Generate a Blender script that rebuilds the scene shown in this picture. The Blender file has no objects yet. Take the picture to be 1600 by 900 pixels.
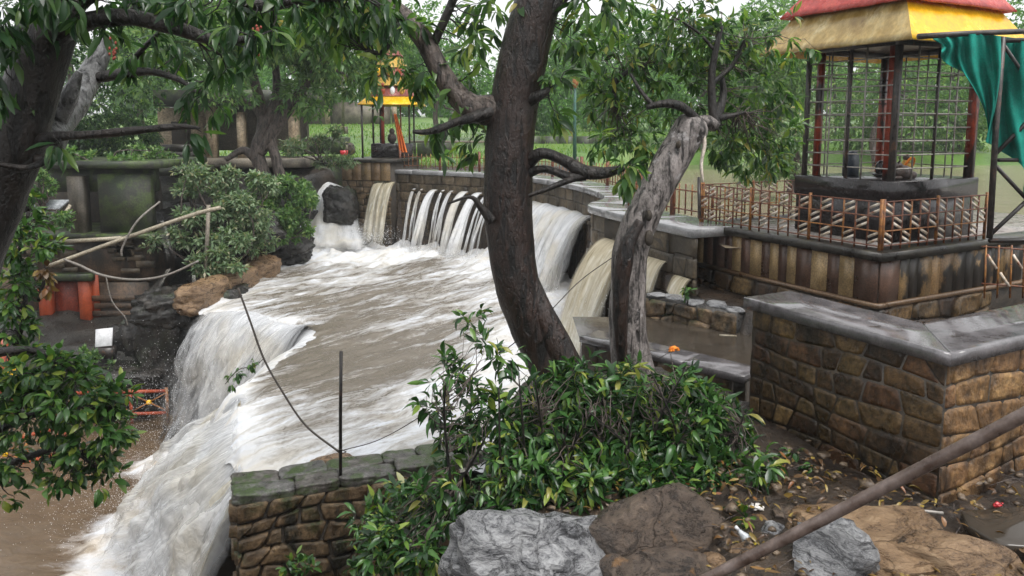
import bpy, math, random
import numpy as np
from mathutils import Vector, Matrix

random.seed(7)
SC = bpy.context.scene
COL = SC.collection
# ------------------------------------------------------------------ camera
F, PITCH, PY0 = 1150.0, math.radians(7.0), 341.2     # focal length in photo pixels, pitch, principal row
cam_d = bpy.data.cameras.new('camera')
cam = bpy.data.objects.new('camera', cam_d); COL.objects.link(cam)
cam_d.sensor_width = 36.0; cam_d.lens = F / 1600 * 36
cam_d.shift_y = -(450 - PY0) / 1600
cam_d.clip_start = 0.05; cam_d.clip_end = 3000
cam.rotation_euler = (math.pi / 2 - PITCH, 0, 0)
SC.camera = cam
# ------------------------------------------------------------------ world, sun, exposure
SUN_EL, SUN_AZ = math.radians(62), math.radians(140)    # soft light from high up, behind the camera to the right
w = bpy.data.worlds.new('World'); SC.world = w; w.use_nodes = True
nt = w.node_tree; nt.nodes.clear()
sky = nt.nodes.new('ShaderNodeTexSky'); sky.sky_type = 'NISHITA'; sky.sun_disc = False
sky.sun_elevation = SUN_EL; sky.sun_rotation = SUN_AZ; sky.air_density = 1.0; sky.dust_density = 4.0; sky.altitude = 0
bw = nt.nodes.new('ShaderNodeRGBToBW'); mx = nt.nodes.new('ShaderNodeMixRGB'); mx.inputs[0].default_value = 0.88
bg = nt.nodes.new('ShaderNodeBackground'); bg.inputs[1].default_value = 0.14
ow = nt.nodes.new('ShaderNodeOutputWorld')
nt.links.new(sky.outputs[0], bw.inputs[0]); nt.links.new(sky.outputs[0], mx.inputs[1]); nt.links.new(bw.outputs[0], mx.inputs[2])
cl = nt.nodes.new('ShaderNodeMixRGB'); cl.inputs[0].default_value = .6; cl.inputs[2].default_value = (5.0, 5.05, 5.1, 1)   # even cloud cover
nt.links.new(mx.outputs[0], cl.inputs[1]); nt.links.new(cl.outputs[0], bg.inputs[0]); nt.links.new(bg.outputs[0], ow.inputs[0])
sun_d = bpy.data.lights.new('sun', 'SUN'); sun_d.energy = 1.2; sun_d.angle = math.radians(30); sun_d.color = (1, .97, .93)
sun = bpy.data.objects.new('sun', sun_d); COL.objects.link(sun)
sd = Vector((math.sin(SUN_AZ) * math.cos(SUN_EL), math.cos(SUN_AZ) * math.cos(SUN_EL), math.sin(SUN_EL)))
sun.rotation_euler = (-sd).to_track_quat('-Z', 'Y').to_euler(); sun.location = sd * 60
SC.view_settings.view_transform = 'Standard'; SC.view_settings.look = 'None'
SC.view_settings.exposure = 1.1; SC.view_settings.gamma = 1.0; SC.view_settings.use_curve_mapping = False
SC.render.engine = 'CYCLES'
cy = SC.cycles
cy.use_denoising = True; cy.max_bounces = 4; cy.diffuse_bounces = 2; cy.glossy_bounces = 2; cy.transmission_bounces = 4
cy.transparent_max_bounces = 8; cy.use_adaptive_sampling = True; cy.adaptive_threshold = 0.02; cy.volume_bounces = 0; cy.caustics_reflective = False; cy.caustics_refractive = False
cy.sample_clamp_indirect = 4.0

# ------------------------------------------------------------------ geometry helpers
V3 = lambda *a: np.array(a, float)
def pt(px, py, Y):                      # photo pixel + distance ahead -> point in the place
    xr, yr = (px - 800) / F, (PY0 - py) / F
    fy = math.cos(PITCH) + math.sin(PITCH) * yr; fz = -math.sin(PITCH) + math.cos(PITCH) * yr
    return V3(xr * Y / fy, Y, fz * Y / fy)
def pz(px, py, z):                      # photo pixel + height -> point in the place
    p = pt(px, py, 1.0); return p * (z / p[2])
def mpp(Y): return Y / F                # metres per photo pixel
def nrm(v): v = np.asarray(v, float); return v / (np.linalg.norm(v, axis=-1, keepdims=True) + 1e-12)

def _h(ix, iy, iz, s):
    with np.errstate(over='ignore'):
        n = (ix.astype(np.int64) * 374761393 + iy.astype(np.int64) * 668265263 + iz.astype(np.int64) * 2147483647 + s * 974634777) & 0xffffffff
        n = ((n ^ (n >> 13)) * 1274126177) & 0xffffffff
        n = ((n ^ (n >> 16)) * 2246822519) & 0xffffffff
        return ((n ^ (n >> 15)) & 0xffffff) / float(0xffffff)
def vn(p, s=0):                         # value noise -1..1
    p = np.asarray(p, float); i = np.floor(p); f = p - i; f = f * f * (3 - 2 * f); i = i.astype(np.int64); r = 0
    for a in (0, 1):
        for b in (0, 1):
            for c in (0, 1):
                w_ = (f[..., 0] if a else 1 - f[..., 0]) * (f[..., 1] if b else 1 - f[..., 1]) * (f[..., 2] if c else 1 - f[..., 2])
                r = r + w_ * _h(i[..., 0] + a, i[..., 1] + b, i[..., 2] + c, s)
    return r * 2 - 1
def fbm(p, o=4, s=0):
    p = np.asarray(p, float); r, a = 0, .5
    for k in range(o): r = r + a * vn(p * 2 ** k + k * 17.3, s + k); a *= .5
    return r
def sst(a, b, x): t = np.clip((x - a) / (b - a), 0, 1); return t * t * (3 - 2 * t)

def mesh_np(name, V, Fc, mat=None, uv=None, attrs=None, smooth=False):
    V = np.asarray(V, np.float32); me = bpy.data.meshes.new(name)
    if isinstance(Fc, np.ndarray):
        k = Fc.shape[1]; tot = np.full(len(Fc), k); flat = Fc.ravel()
    else:
        tot = np.array([len(f) for f in Fc]); flat = np.concatenate([np.asarray(f) for f in Fc])
    me.vertices.add(len(V)); me.vertices.foreach_set('co', V.ravel())
    me.loops.add(len(flat)); me.loops.foreach_set('vertex_index', flat.astype(np.int32))
    me.polygons.add(len(tot)); me.polygons.foreach_set('loop_start', np.concatenate([[0], np.cumsum(tot)[:-1]]).astype(np.int32))
    me.update(calc_edges=True)
    if uv is not None:
        l = me.uv_layers.new(name='UVMap'); l.data.foreach_set('uv', np.asarray(uv, np.float32)[flat].ravel())
    for k_, v in (attrs or {}).items():
        a = me.attributes.new(k_, 'FLOAT', 'POINT'); a.data.foreach_set('value', np.asarray(v, np.float32))
    if smooth: me.polygons.foreach_set('use_smooth', np.ones(len(tot), bool))
    if mat: me.materials.append(mat)
    return me
ORG = {}
def _link(o, parent):
    COL.objects.link(o)
    if parent is not None: o.parent = parent
def tag(o, label=None, cat=None, group=None, kind=None):
    for k, v in (('label', label), ('category', cat), ('group', group), ('kind', kind)):
        if v: o[k] = v
    return o
def thing(name, label, cat, loc, group=None):
    o = bpy.data.objects.new(name, None); o.empty_display_size = .2; o.location = Vector(loc); COL.objects.link(o)
    ORG[o.name] = np.array(loc, float); return tag(o, label, cat, group)
def part(name, VF, mat, parent=None, smooth=False, uv=None, attrs=None, kind=None, label=None):
    V, Fc = VF; V = np.asarray(V, float)
    if parent is not None: L = ORG[parent.name]
    else: L = V3((V[:, 0].min() + V[:, 0].max()) / 2, (V[:, 1].min() + V[:, 1].max()) / 2, V[:, 2].min())
    o = bpy.data.objects.new(name, mesh_np(name, V - L, Fc, mat, uv, attrs, smooth)); _link(o, parent)
    if parent is None: o.location = Vector(L)
    ORG[o.name] = L
    return tag(o, label, kind=kind)
def inst(name, me, Mw, parent):         # shared mesh at a world matrix under a thing
    o = bpy.data.objects.new(name, me); _link(o, parent)
    o.matrix_basis = Matrix.Translation(-Vector(ORG[parent.name])) @ Mw
    ORG[o.name] = ORG[parent.name]; return o
def join(parts):
    VV, FF, n = [], [], 0
    for V, Fc in parts:
        VV.append(np.asarray(V, float)); FF += [tuple(int(i) + n for i in f) for f in Fc]; n += len(V)
    return np.concatenate(VV), FF
HEX = [(0, 3, 2, 1), (4, 5, 6, 7), (0, 1, 5, 4), (1, 2, 6, 5), (2, 3, 7, 6), (3, 0, 4, 7)]
def boxv(o, ex, ey, ez):                # parallelepiped from corner and edge vectors
    o, ex, ey, ez = map(lambda a: np.asarray(a, float), (o, ex, ey, ez))
    V = np.array([o, o + ex, o + ex + ey, o + ey, o + ez, o + ex + ez, o + ex + ey + ez, o + ey + ez])
    Fc = HEX if np.dot(np.cross(ex, ey), ez) > 0 else [f[::-1] for f in HEX]
    return V, Fc
def cbox(o, ex, ey, ez, c=.012):        # chamfered box (octagonal edges all round the top and sides)
    o, ex, ey, ez = map(lambda a: np.asarray(a, float), (o, ex, ey, ez))
    if np.dot(np.cross(ex, ey), ez) < 0: o = o + ex; ex = -ex
    lx, ly, lz = map(np.linalg.norm, (ex, ey, ez)); c = min(c, lx * .3, ly * .3, lz * .3)
    def ring(i, z): return [o + ex * a + ey * b + ez * z for a, b in
                            [(i / lx + c / lx * 0, i / ly), (1 - i / lx, i / ly), (1 - i / lx, 1 - i / ly), (i / lx, 1 - i / ly)]]
    R = [ring(c, 0), ring(0, c / lz), ring(0, 1 - c / lz), ring(c, 1)]
    V = np.array(sum(R, [])); Fc = [(3, 2, 1, 0), (12, 13, 14, 15)]
    for r in range(3):
        for k in range(4): a, b = r * 4 + k, r * 4 + (k + 1) % 4; Fc.append((a, b, b + 4, a + 4))
    return V, Fc
def bar(p, q, wd, th=None, up=(0, 0, 1)):
    p, q = np.asarray(p, float), np.asarray(q, float); th = th or wd; d = nrm(q - p); up = np.asarray(up, float)
    if abs(np.dot(d, up)) > .97: up = V3(.88, .48, 0)
    s = nrm(np.cross(d, up)); t = np.cross(s, d)
    return boxv(p - s * wd / 2 - t * th / 2, q - p, s * wd, t * th)
def catmull(P, n):
    P = np.asarray(P, float); Q = np.vstack([2 * P[0] - P[1], P, 2 * P[-1] - P[-2]]); out = []
    for i in range(1, len(Q) - 2):
        for k in range(n):
            t = k / n; a, b, c, d = Q[i - 1:i + 3]
            out.append(.5 * (2 * b + (c - a) * t + (2 * a - 5 * b + 4 * c - d) * t * t + (3 * b - a - 3 * c + d) * t ** 3))
    return np.array(out + [P[-1]])
def tube(P, R, seg=8, rough=0., ns=4., seed=0, cap=True):
    P = np.asarray(P, float); n = len(P); R = np.broadcast_to(np.asarray(R, float), (n,)).copy()
    T = nrm(np.gradient(P, axis=0)); a = V3(1, 0, 0) if abs(T[0][0]) < .8 else V3(0, 1, 0)
    N = nrm(a - T[0] * np.dot(a, T[0])); V = []
    ang = np.linspace(0, 2 * math.pi, seg, endpoint=False)
    for i in range(n):
        N = nrm(N - T[i] * np.dot(N, T[i])); B = np.cross(T[i], N)
        V.append(P[i] + R[i] * (np.cos(ang)[:, None] * N + np.sin(ang)[:, None] * B))
    V = np.concatenate(V); C = np.repeat(P, seg, 0)
    if rough:
        V = C + (V - C) * (1 + rough * (1.2 * fbm(V * ns * V3(1, 1, .35), 4, seed) + .6 * fbm(V * ns * .35, 2, seed + 9)))[:, None]
    Fc = [(i * seg + k, i * seg + (k + 1) % seg, (i + 1) * seg + (k + 1) % seg, (i + 1) * seg + k) for i in range(n - 1) for k in range(seg)]
    if cap: Fc += [tuple(range(seg))[::-1], tuple((n - 1) * seg + k for k in range(seg))]
    return V, Fc
def limb(L, n=8, seg=14, rough=.12, ns=5., seed=0):   # [(px, py, distance, radius in px)]
    A = np.array([[*pt(a, b, c), r * mpp(c)] for a, b, c, r in L]); A = catmull(A, n)
    return tube(A[:, :3], np.maximum(A[:, 3], .003), seg, rough, ns, seed)
def limb_pts(L, n=8):
    return catmull(np.array([[*pt(a, b, c)] for a, b, c, r in L]), n)
_ico = {}
def ico(n):
    if n not in _ico:
        import bmesh
        b = bmesh.new(); bmesh.ops.create_icosphere(b, subdivisions=n, radius=1); b.verts.ensure_lookup_table()
        _ico[n] = (np.array([v.co[:] for v in b.verts]), np.array([[v.index for v in f.verts] for f in b.faces])); b.free()
    return _ico[n]
def rock(c, r, seed, cuts=14, rough=.05, sub=4, rotz=0, tilt=0, flat=None):
    V, Fc = ico(sub); V = V.copy(); g = np.random.default_rng(abs(int(seed)))
    for k in range(cuts):
        n = nrm(g.normal(size=3)); d = g.uniform(.55, .85); q = V @ n; V = V - np.outer(np.maximum(q - d, 0), n)
    if flat: V[:, 2] = np.minimum(V[:, 2], flat)
    V = V * (1 + rough * 2 * fbm(V * 2.5 + seed, 4, seed) + rough * .7 * fbm(V * V3(3, 3, 12) + seed, 3, seed + 3) - rough * 1.1 * np.clip(.16 - np.abs(fbm(V * V3(2.2, 2.2, 5) + seed * 1.7, 3, seed + 6)), 0, 1) / .16)[:, None] * np.asarray(r)
    a, b = math.cos(rotz), math.sin(rotz); ct, s_ = math.cos(tilt), math.sin(tilt)
    V = np.stack([V[:, 0] * ct + V[:, 2] * s_, V[:, 1], -V[:, 0] * s_ + V[:, 2] * ct], 1)
    V = np.stack([V[:, 0] * a - V[:, 1] * b, V[:, 0] * b + V[:, 1] * a, V[:, 2]], 1)
    return V + np.asarray(c), Fc
def grid_faces(nu, nv, base=0):
    i, j = np.meshgrid(np.arange(nu - 1), np.arange(nv - 1), indexing='ij'); a = (i * nv + j).ravel() + base
    return np.stack([a, a + nv, a + nv + 1, a + 1], 1)

# ------------------------------------------------------------------ materials
def srgb(r, g, b):
    f = lambda c: (c / 255 / 12.92) if c / 255 <= .04045 else ((c / 255 + .055) / 1.055) ** 2.4
    return (f(r), f(g), f(b))
class G:
    def __init__(s, name):
        s.m = bpy.data.materials.new(name); s.m.use_nodes = True; s.t = s.m.node_tree; s.t.nodes.clear()
        s.out = s.n('ShaderNodeOutputMaterial')
    def n(s, ty, _ins=None, **kw):
        x = s.t.nodes.new(ty)
        for k, v in kw.items(): setattr(x, k, v)
        for k, v in (_ins or {}).items():
            if isinstance(v, bpy.types.NodeSocket): s.t.links.new(v, x.inputs[k])
            else: x.inputs[k].default_value = v
        return x
    def noise(s, vec, scale, detail=4, rough=.55, dist=0):
        return s.n('ShaderNodeTexNoise', {'Vector': vec, 'Scale': scale, 'Detail': detail, 'Roughness': rough, 'Distortion': dist}).outputs['Fac']
    def ramp(s, fac, stops):
        x = s.n('ShaderNodeValToRGB', {0: fac}); e = x.color_ramp.elements
        while len(e) < len(stops): e.new(.5)
        for k, (p, c) in enumerate(stops): e[k].position = p; e[k].color = (*c, 1) if len(c) == 3 else c
        return x.outputs[0]
    def fr(s, fac, a, b, lo=0., hi=1.):
        return s.n('ShaderNodeMapRange', {0: fac, 1: a, 2: b, 3: lo, 4: hi}, clamp=True).outputs[0]
    def mix(s, f, a, b, blend='MIX'):
        return s.n('ShaderNodeMixRGB', {0: f, 1: a, 2: b}, blend_type=blend).outputs[0]
    def math(s, op, a, b=0.): return s.n('ShaderNodeMath', {0: a, 1: b}, operation=op).outputs[0]
    def pos(s, st=(1, 1, 1)):
        p = s.n('ShaderNodeNewGeometry').outputs['Position']
        return s.n('ShaderNodeVectorMath', {0: p, 1: st}, operation='MULTIPLY').outputs[0]
    def rand(s): return s.n('ShaderNodeObjectInfo').outputs['Random']
    def attr(s, a): return s.n('ShaderNodeAttribute', attribute_name=a).outputs['Fac']
    def bsdf(s, col, rough=.6, bump=None, bstr=.3, bdist=.02, metal=0, spec=.5, **kw):
        ins = {'Base Color': col if isinstance(col, bpy.types.NodeSocket) else (*col, 1), 'Roughness': rough, 'Metallic': metal, 'Specular IOR Level': spec}
        ins.update(kw)
        if bump is not None: ins['Normal'] = s.n('ShaderNodeBump', {'Height': bump, 'Strength': bstr, 'Distance': bdist}).outputs[0]
        return s.n('ShaderNodeBsdfPrincipled', ins).outputs[0]
    def fin(s, sh): s.t.links.new(sh, s.out.inputs[0]); return s.m
c4 = lambda c: (*c, 1)
def surf(name, cols, scale=3., rough=.55, rvar=.15, bump=.35, bscale=None, bdist=.02, rcols=None, rmix=.6, st=(1, 1, 1), stain=None, moss=None, metal=0, spec=.5, detail=5, voro=0, grain=.55):
    g = G(name); p = g.pos(st); f = g.noise(p, scale, detail, .6)
    n = len(cols); col = g.ramp(f, [(.35 + .30 * k / max(1, n - 1), c) for k, c in enumerate(cols)])
    if rcols:
        r = g.ramp(g.rand(), [(k / max(1, len(rcols) - 1), c) for k, c in enumerate(rcols)])
        col = g.mix(rmix, col, r); col = g.mix(.35, col, g.ramp(f, [(.36, (.3, .3, .3)), (.64, (1.5, 1.5, 1.5))]), 'MULTIPLY')
    if stain:
        sc, ss, lo, hi = stain[:4]; st2 = stain[4] if len(stain) > 4 else (1, 1, .35)
        col = g.mix(g.fr(g.noise(g.pos(st2), ss, 5, .65), lo, hi), col, c4(sc))
    if moss:
        mc, ms, lo, hi = moss
        up = g.n('ShaderNodeSeparateXYZ', {0: g.n('ShaderNodeNewGeometry').outputs['Normal']}).outputs[2]
        mf = g.math('MULTIPLY', g.fr(g.noise(g.pos(), ms, 5, .7), lo, hi), g.fr(up, -.3, .6, .35, 1))
        col = g.mix(mf, col, c4(mc))
    fine = g.noise(p, bscale or scale * 6, 6, .7)
    col = g.mix(grain, col, g.ramp(fine, [(.36, (.25, .25, .25)), (.5, (.95, .95, .95)), (.66, (1.9, 1.85, 1.8))]), 'MULTIPLY')
    h = g.math('ADD', g.math('MULTIPLY', fine, .8), f)
    if voro:
        v = g.n('ShaderNodeTexVoronoi', {'Vector': p, 'Scale': voro}, feature='DISTANCE_TO_EDGE').outputs['Distance']
        h = g.math('ADD', h, g.fr(v, 0, .12))
    return g.fin(g.bsdf(col, g.fr(f, .3, .7, max(.03, rough - rvar), min(1, rough + rvar)), h, bump, bdist, metal, spec))
def leafmat(name, stops, rough=.32, trans=.3, spec=.5, tint=1.0):
    g = G(name)
    t = g.math('FRACT', g.math('ADD', g.attr('tone'), g.rand()))
    col = g.ramp(t, stops)
    col = g.mix(.25, col, g.ramp(g.noise(g.pos(), 1.3, 3), [(.3, (.5, .55, .5)), (.7, (1.5, 1.45, 1.3))]), 'MULTIPLY')
    a = g.bsdf(col, rough, spec=spec)
    b = g.n('ShaderNodeBsdfTranslucent', {0: g.mix(1., col, (1.5, 1.7, .8, 1), 'MULTIPLY')}).outputs[0]
    return g.fin(g.n('ShaderNodeMixShader', {0: trans, 1: a, 2: b}).outputs[0])
def barkmat(name, dark, lightc, lichen=None, lo=.55, rough=.45):
    g = G(name); p = g.pos((1, 1, .45)); f = g.noise(p, 9, 7, .68)
    rg = g.noise(g.pos((1, 1, .22)), 16, 5, .6, .6); ck = g.fr(rg, .40, .50)
    f3 = g.noise(g.pos((1, 1, .6)), 42, 4, .7)
    col = g.mix(ck, c4(tuple(.5 * x for x in dark)), g.ramp(g.math('ADD', g.math('MULTIPLY', f, .65), g.math('MULTIPLY', f3, .35)), [(.38, dark), (.60, lightc)]))
    if lichen: col = g.mix(g.fr(g.noise(g.pos(), 5.5, 6, .75), lo, lo + .12), col, c4(lichen))
    h = g.math('ADD', g.math('ADD', f, g.math('MULTIPLY', f3, .5)), g.math('MULTIPLY', ck, .35))
    return g.fin(g.bsdf(col, g.fr(f, .3, .7, rough + .15, rough - .15), h, .8, .03))
M = {}
M['bark_red'] = barkmat('bark_reddish', (.004, .0025, .002), (.034, .018, .013), (.09, .07, .06), .67, .36)
M['bark_grey'] = barkmat('bark_grey', (.04, .034, .031), (.31, .275, .26), (.44, .42, .42), .56, .45)
M['bark_black'] = barkmat('bark_dark', (.005, .004, .0035), (.022, .016, .013), (.05, .04, .035), .70, .45)
M['bark_pale'] = barkmat('bark_pale_grey', (.05, .05, .05), (.22, .22, .22), (.34, .35, .36), .55, .3)
M['bark_mid'] = barkmat('bark_mid_brown', (.03, .022, .018), (.13, .10, .085), (.18, .17, .15), .62)
GR = lambda r, g_, b: (r, g_, b)
M['leaf_bush'] = leafmat('leaf_bush', [(0, (0.011, 0.034, 0.011)), (.35, (0.026, 0.072, 0.021)), (.62, (0.046, 0.122, 0.030)), (.84, (0.087, 0.186, 0.041)), (.95, (0.197, 0.272, 0.046)), (1, (0.272, 0.255, 0.070))], .27, .22)
M['leaf_tree'] = leafmat('leaf_tree', [(0, (0.022, 0.056, 0.022)), (.4, (0.053, 0.116, 0.041)), (.75, (0.102, 0.187, 0.056)), (.95, (0.206, 0.281, 0.075)), (1, (0.360, 0.281, 0.094))], .3, 0.50)
M['leaf_over'] = leafmat('leaf_overhang', [(0, (0.015, 0.039, 0.018)), (.45, (0.033, 0.083, 0.033)), (.85, (0.068, 0.135, 0.045)), (1, (0.135, 0.210, 0.060))], .28, 0.50)
M['leaf_low'] = leafmat('leaf_low', [(0, (0.015, 0.045, 0.013)), (.45, (0.038, 0.101, 0.025)), (.8, (0.088, 0.189, 0.038)), (1, (0.252, 0.306, 0.050))], .3, .28)
M['leaf_mid'] = leafmat('leaf_mid', [(0, (0.047, 0.106, 0.042)), (.5, (0.106, 0.199, 0.073)), (.85, (0.180, 0.295, 0.106)), (1, (0.295, 0.360, 0.149))], .4, 0.45)
M['leaf_shrub'] = leafmat('leaf_shrub', [(0, (0.069, 0.120, 0.063)), (.5, (0.149, 0.230, 0.125)), (.85, (0.255, 0.317, 0.203)), (1, (0.367, 0.317, 0.227))], .45, .3)
M['leaf_far'] = leafmat('leaf_far', [(0, (0.046, 0.114, 0.043)), (.5, (0.091, 0.198, 0.061)), (1, (0.167, 0.304, 0.084))], .5, 0.50)
M['leaf_dry'] = leafmat('leaf_dry', [(0, (0.060, 0.030, 0.015)), (.5, (0.140, 0.080, 0.030)), (.8, (0.300, 0.220, 0.050)), (1, (0.160, 0.050, 0.020))], .35, .15)
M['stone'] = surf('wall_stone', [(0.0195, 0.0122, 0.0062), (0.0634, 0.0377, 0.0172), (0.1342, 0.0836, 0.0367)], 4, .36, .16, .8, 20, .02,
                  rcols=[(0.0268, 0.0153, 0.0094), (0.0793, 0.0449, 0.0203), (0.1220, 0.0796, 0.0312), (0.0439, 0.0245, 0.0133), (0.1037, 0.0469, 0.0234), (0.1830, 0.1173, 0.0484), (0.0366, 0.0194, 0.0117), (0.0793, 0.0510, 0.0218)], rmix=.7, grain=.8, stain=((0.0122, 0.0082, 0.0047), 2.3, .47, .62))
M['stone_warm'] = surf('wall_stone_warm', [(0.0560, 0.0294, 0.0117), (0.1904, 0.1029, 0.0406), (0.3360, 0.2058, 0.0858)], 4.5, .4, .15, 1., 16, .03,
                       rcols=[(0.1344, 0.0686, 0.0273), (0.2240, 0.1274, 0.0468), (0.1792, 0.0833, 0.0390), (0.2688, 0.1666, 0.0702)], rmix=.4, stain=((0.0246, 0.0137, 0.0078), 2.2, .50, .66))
M['stone_dam'] = surf('dam_stone', [(0.0540, 0.0420, 0.0282), (0.1080, 0.0820, 0.0528), (0.1620, 0.1200, 0.0748)], 3, .45, .15, .5, 16, .03,
                      rcols=[(0.0540, 0.0420, 0.0299), (0.0972, 0.0750, 0.0458), (0.1512, 0.1100, 0.0660), (0.0756, 0.0600, 0.0396)], rmix=.55, stain=((0.0238, 0.0200, 0.0141), .9, .45, .66))
M['stone_low'] = surf('rubble_stone', [(0.0336, 0.0220, 0.0123), (0.1008, 0.0660, 0.0344), (0.1680, 0.1150, 0.0615)], 6, .4, .15, 1., 20, .03,
                      rcols=[(0.1344, 0.0800, 0.0410), (0.1792, 0.1200, 0.0656), (0.0896, 0.0550, 0.0328), (0.2240, 0.1500, 0.0820), (0.1120, 0.0800, 0.0492)], rmix=.5, stain=((0.0134, 0.0120, 0.0066), 2.8, .48, .62), moss=((0.0336, 0.0450, 0.0098), 2.6, .52, .64))
M['stone_moss'] = surf('mossy_cap_stone', [(.03, .029, .027), (.075, .073, .07), (.14, .137, .135)], 7, .35, .12, .6, 30, .02, rcols=[(.07, .065, .06), (.13, .125, .12), (.09, .07, .055)], rmix=.4, moss=((.035, .06, .012), 3.2, .47, .56))
M['mortar'] = surf('mortar', [(.018, .014, .010), (.05, .038, .026)], 9, .7, .1, .5, 40)
M['mortar_brown'] = surf('brown_mortar', [(.014, .010, .007), (.036, .027, .018), (.065, .049, .032)], 7, .5, .1, .6, 40)
M['coping'] = surf('wet_slate_coping', [(.085, .079, .082), (.125, .118, .123), (.17, .16, .168)], 5, .12, .08, .07, 60, .003, stain=((.04, .035, .032), 3.5, .58, .70, (1, 1, 1)), spec=.9, grain=.25)
M['coping_dk'] = surf('dark_slate_coping', [(.02, .018, .016), (.045, .04, .034)], 5, .35, .15, .3, 30, .01, moss=((.05, .05, .02), 2.5, .5, .7))
M['coping_pale'] = surf('wet_pale_coping', [(.20, .20, .205), (.32, .32, .33)], 3, .13, .08, .12, 30, .006, spec=.6, grain=.25)
M['panel'] = surf('cladding_panel', [(0.1100, 0.0700, 0.0369), (0.1760, 0.1150, 0.0574)], 2.5, .35, .1, .15, 40, .004,
                  rcols=[(0.2860, 0.1900, 0.0943), (0.0935, 0.0520, 0.0328), (0.2310, 0.1600, 0.0820), (0.1100, 0.0660, 0.0410), (0.3080, 0.2150, 0.1107), (0.0770, 0.0440, 0.0295), (0.2530, 0.1700, 0.0861), (0.1320, 0.0800, 0.0476)], rmix=.92, stain=((0.0330, 0.0220, 0.0131), 1.6, .62, .78, (1, 1, .25)))
M['panel_dark'] = surf('brown_panel', [(0.0550, 0.0304, 0.0221), (0.0935, 0.0522, 0.0357)], 3, .33, .1, .2, 40, .004, rcols=[(0.0660, 0.0361, 0.0255), (0.1100, 0.0627, 0.0442)], rmix=.5)
M['panel_light'] = surf('beige_panel', [(0.2376, 0.1600, 0.0738), (0.3348, 0.2350, 0.1189)], 3, .38, .1, .2, 40, .004, rcols=[(0.2592, 0.1750, 0.0861), (0.3564, 0.2500, 0.1312)], rmix=.5, stain=((0.0864, 0.0550, 0.0287), 2.2, .6, .75, (1, 1, .25)))
M['panel_stained'] = surf('stained_panel', [(0.2160, 0.1400, 0.0656), (0.2808, 0.1800, 0.0820)], 2.5, .4, .1, .2, 40, .004,
                          rcols=[(0.2808, 0.1800, 0.0656), (0.1080, 0.0600, 0.0369), (0.3240, 0.1700, 0.0820), (0.2592, 0.1800, 0.0820)], rmix=.7, stain=((0.0194, 0.0150, 0.0107), 1.25, .46, .50, (1, 1, .8)))
M['granite'] = surf('black_granite', [(.012, .010, .011), (.03, .025, .026)], 12, .2, .1, .1, 60, .003, stain=((.16, .15, .14), 14, .70, .74, (1, 1, .5)))
M['tile'] = surf('platform_floor', [(.12, .10, .09), (.2, .175, .155), (.26, .22, .19)], 6, .3, .1, .2, 30, .006, stain=((.08, .03, .02), 5, .6, .66, (1, 1, 1)))
M['rust'] = surf('rusty_red_iron', [(.06, .022, .014), (.14, .045, .022), (.22, .075, .03)], 14, .5, .15, .4, 60, .004, stain=((.28, .13, .04), 6, .55, .7, (1, 1, 1)))
M['rust_or'] = surf('rusty_orange_iron', [(.15, .05, .02), (.30, .12, .03), (.38, .18, .05)], 12, .5, .15, .4, 60, .004, stain=((.09, .035, .02), 8, .5, .65, (1, 1, 1)))
M['slat'] = surf('worn_cream_slat', [(.38, .28, .18), (.55, .47, .38), (.66, .62, .56)], 12, .4, .1, .3, 50, .004, stain=((.25, .07, .03), 10, .54, .66, (1, 1, 1)), grain=.25)
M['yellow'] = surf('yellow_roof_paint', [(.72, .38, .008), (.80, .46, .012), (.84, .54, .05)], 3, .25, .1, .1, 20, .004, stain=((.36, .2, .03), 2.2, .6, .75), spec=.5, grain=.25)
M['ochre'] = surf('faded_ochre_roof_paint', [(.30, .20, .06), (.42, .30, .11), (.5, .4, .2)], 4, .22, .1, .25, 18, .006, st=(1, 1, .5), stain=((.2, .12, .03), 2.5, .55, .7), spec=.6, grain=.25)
M['redpaint'] = surf('red_roof_paint', [(.30, .03, .025), (.42, .05, .04), (.48, .08, .06)], 4, .25, .1, .15, 20, .005, spec=.5, grain=.25)
M['redpost'] = surf('red_post_paint', [(.20, .03, .016), (.32, .05, .02)], 8, .35, .1, .2, 40, .004, stain=((.02, .012, .01), 3, .52, .6), grain=.25)
M['steel'] = surf('dull_steel', [(.20, .19, .17), (.36, .34, .31), (.5, .48, .45)], 18, .4, .15, .2, 60, .002, metal=.4, stain=((.10, .05, .03), 9, .55, .7, (1, 1, 1)), grain=.25)
M['steel_dk'] = surf('dark_steel', [(.02, .018, .017), (.06, .05, .045)], 14, .4, .15, .3, 60, .003, stain=((.12, .06, .035), 7, .56, .68, (1, 1, 1)))
M['blackiron'] = surf('black_iron', [(.008, .007, .007), (.025, .02, .018)], 16, .4, .15, .3, 60, .003, stain=((.07, .03, .015), 7, .58, .7, (1, 1, 1)))
M['pipe'] = surf('brown_painted_pipe', [(.085, .058, .048), (.13, .095, .08), (.18, .14, .125)], 12, .33, .1, .2, 80, .002, st=(1, 1, 1), stain=((.05, .03, .022), 9, .55, .7, (1, 1, 1)), grain=.25)
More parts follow.
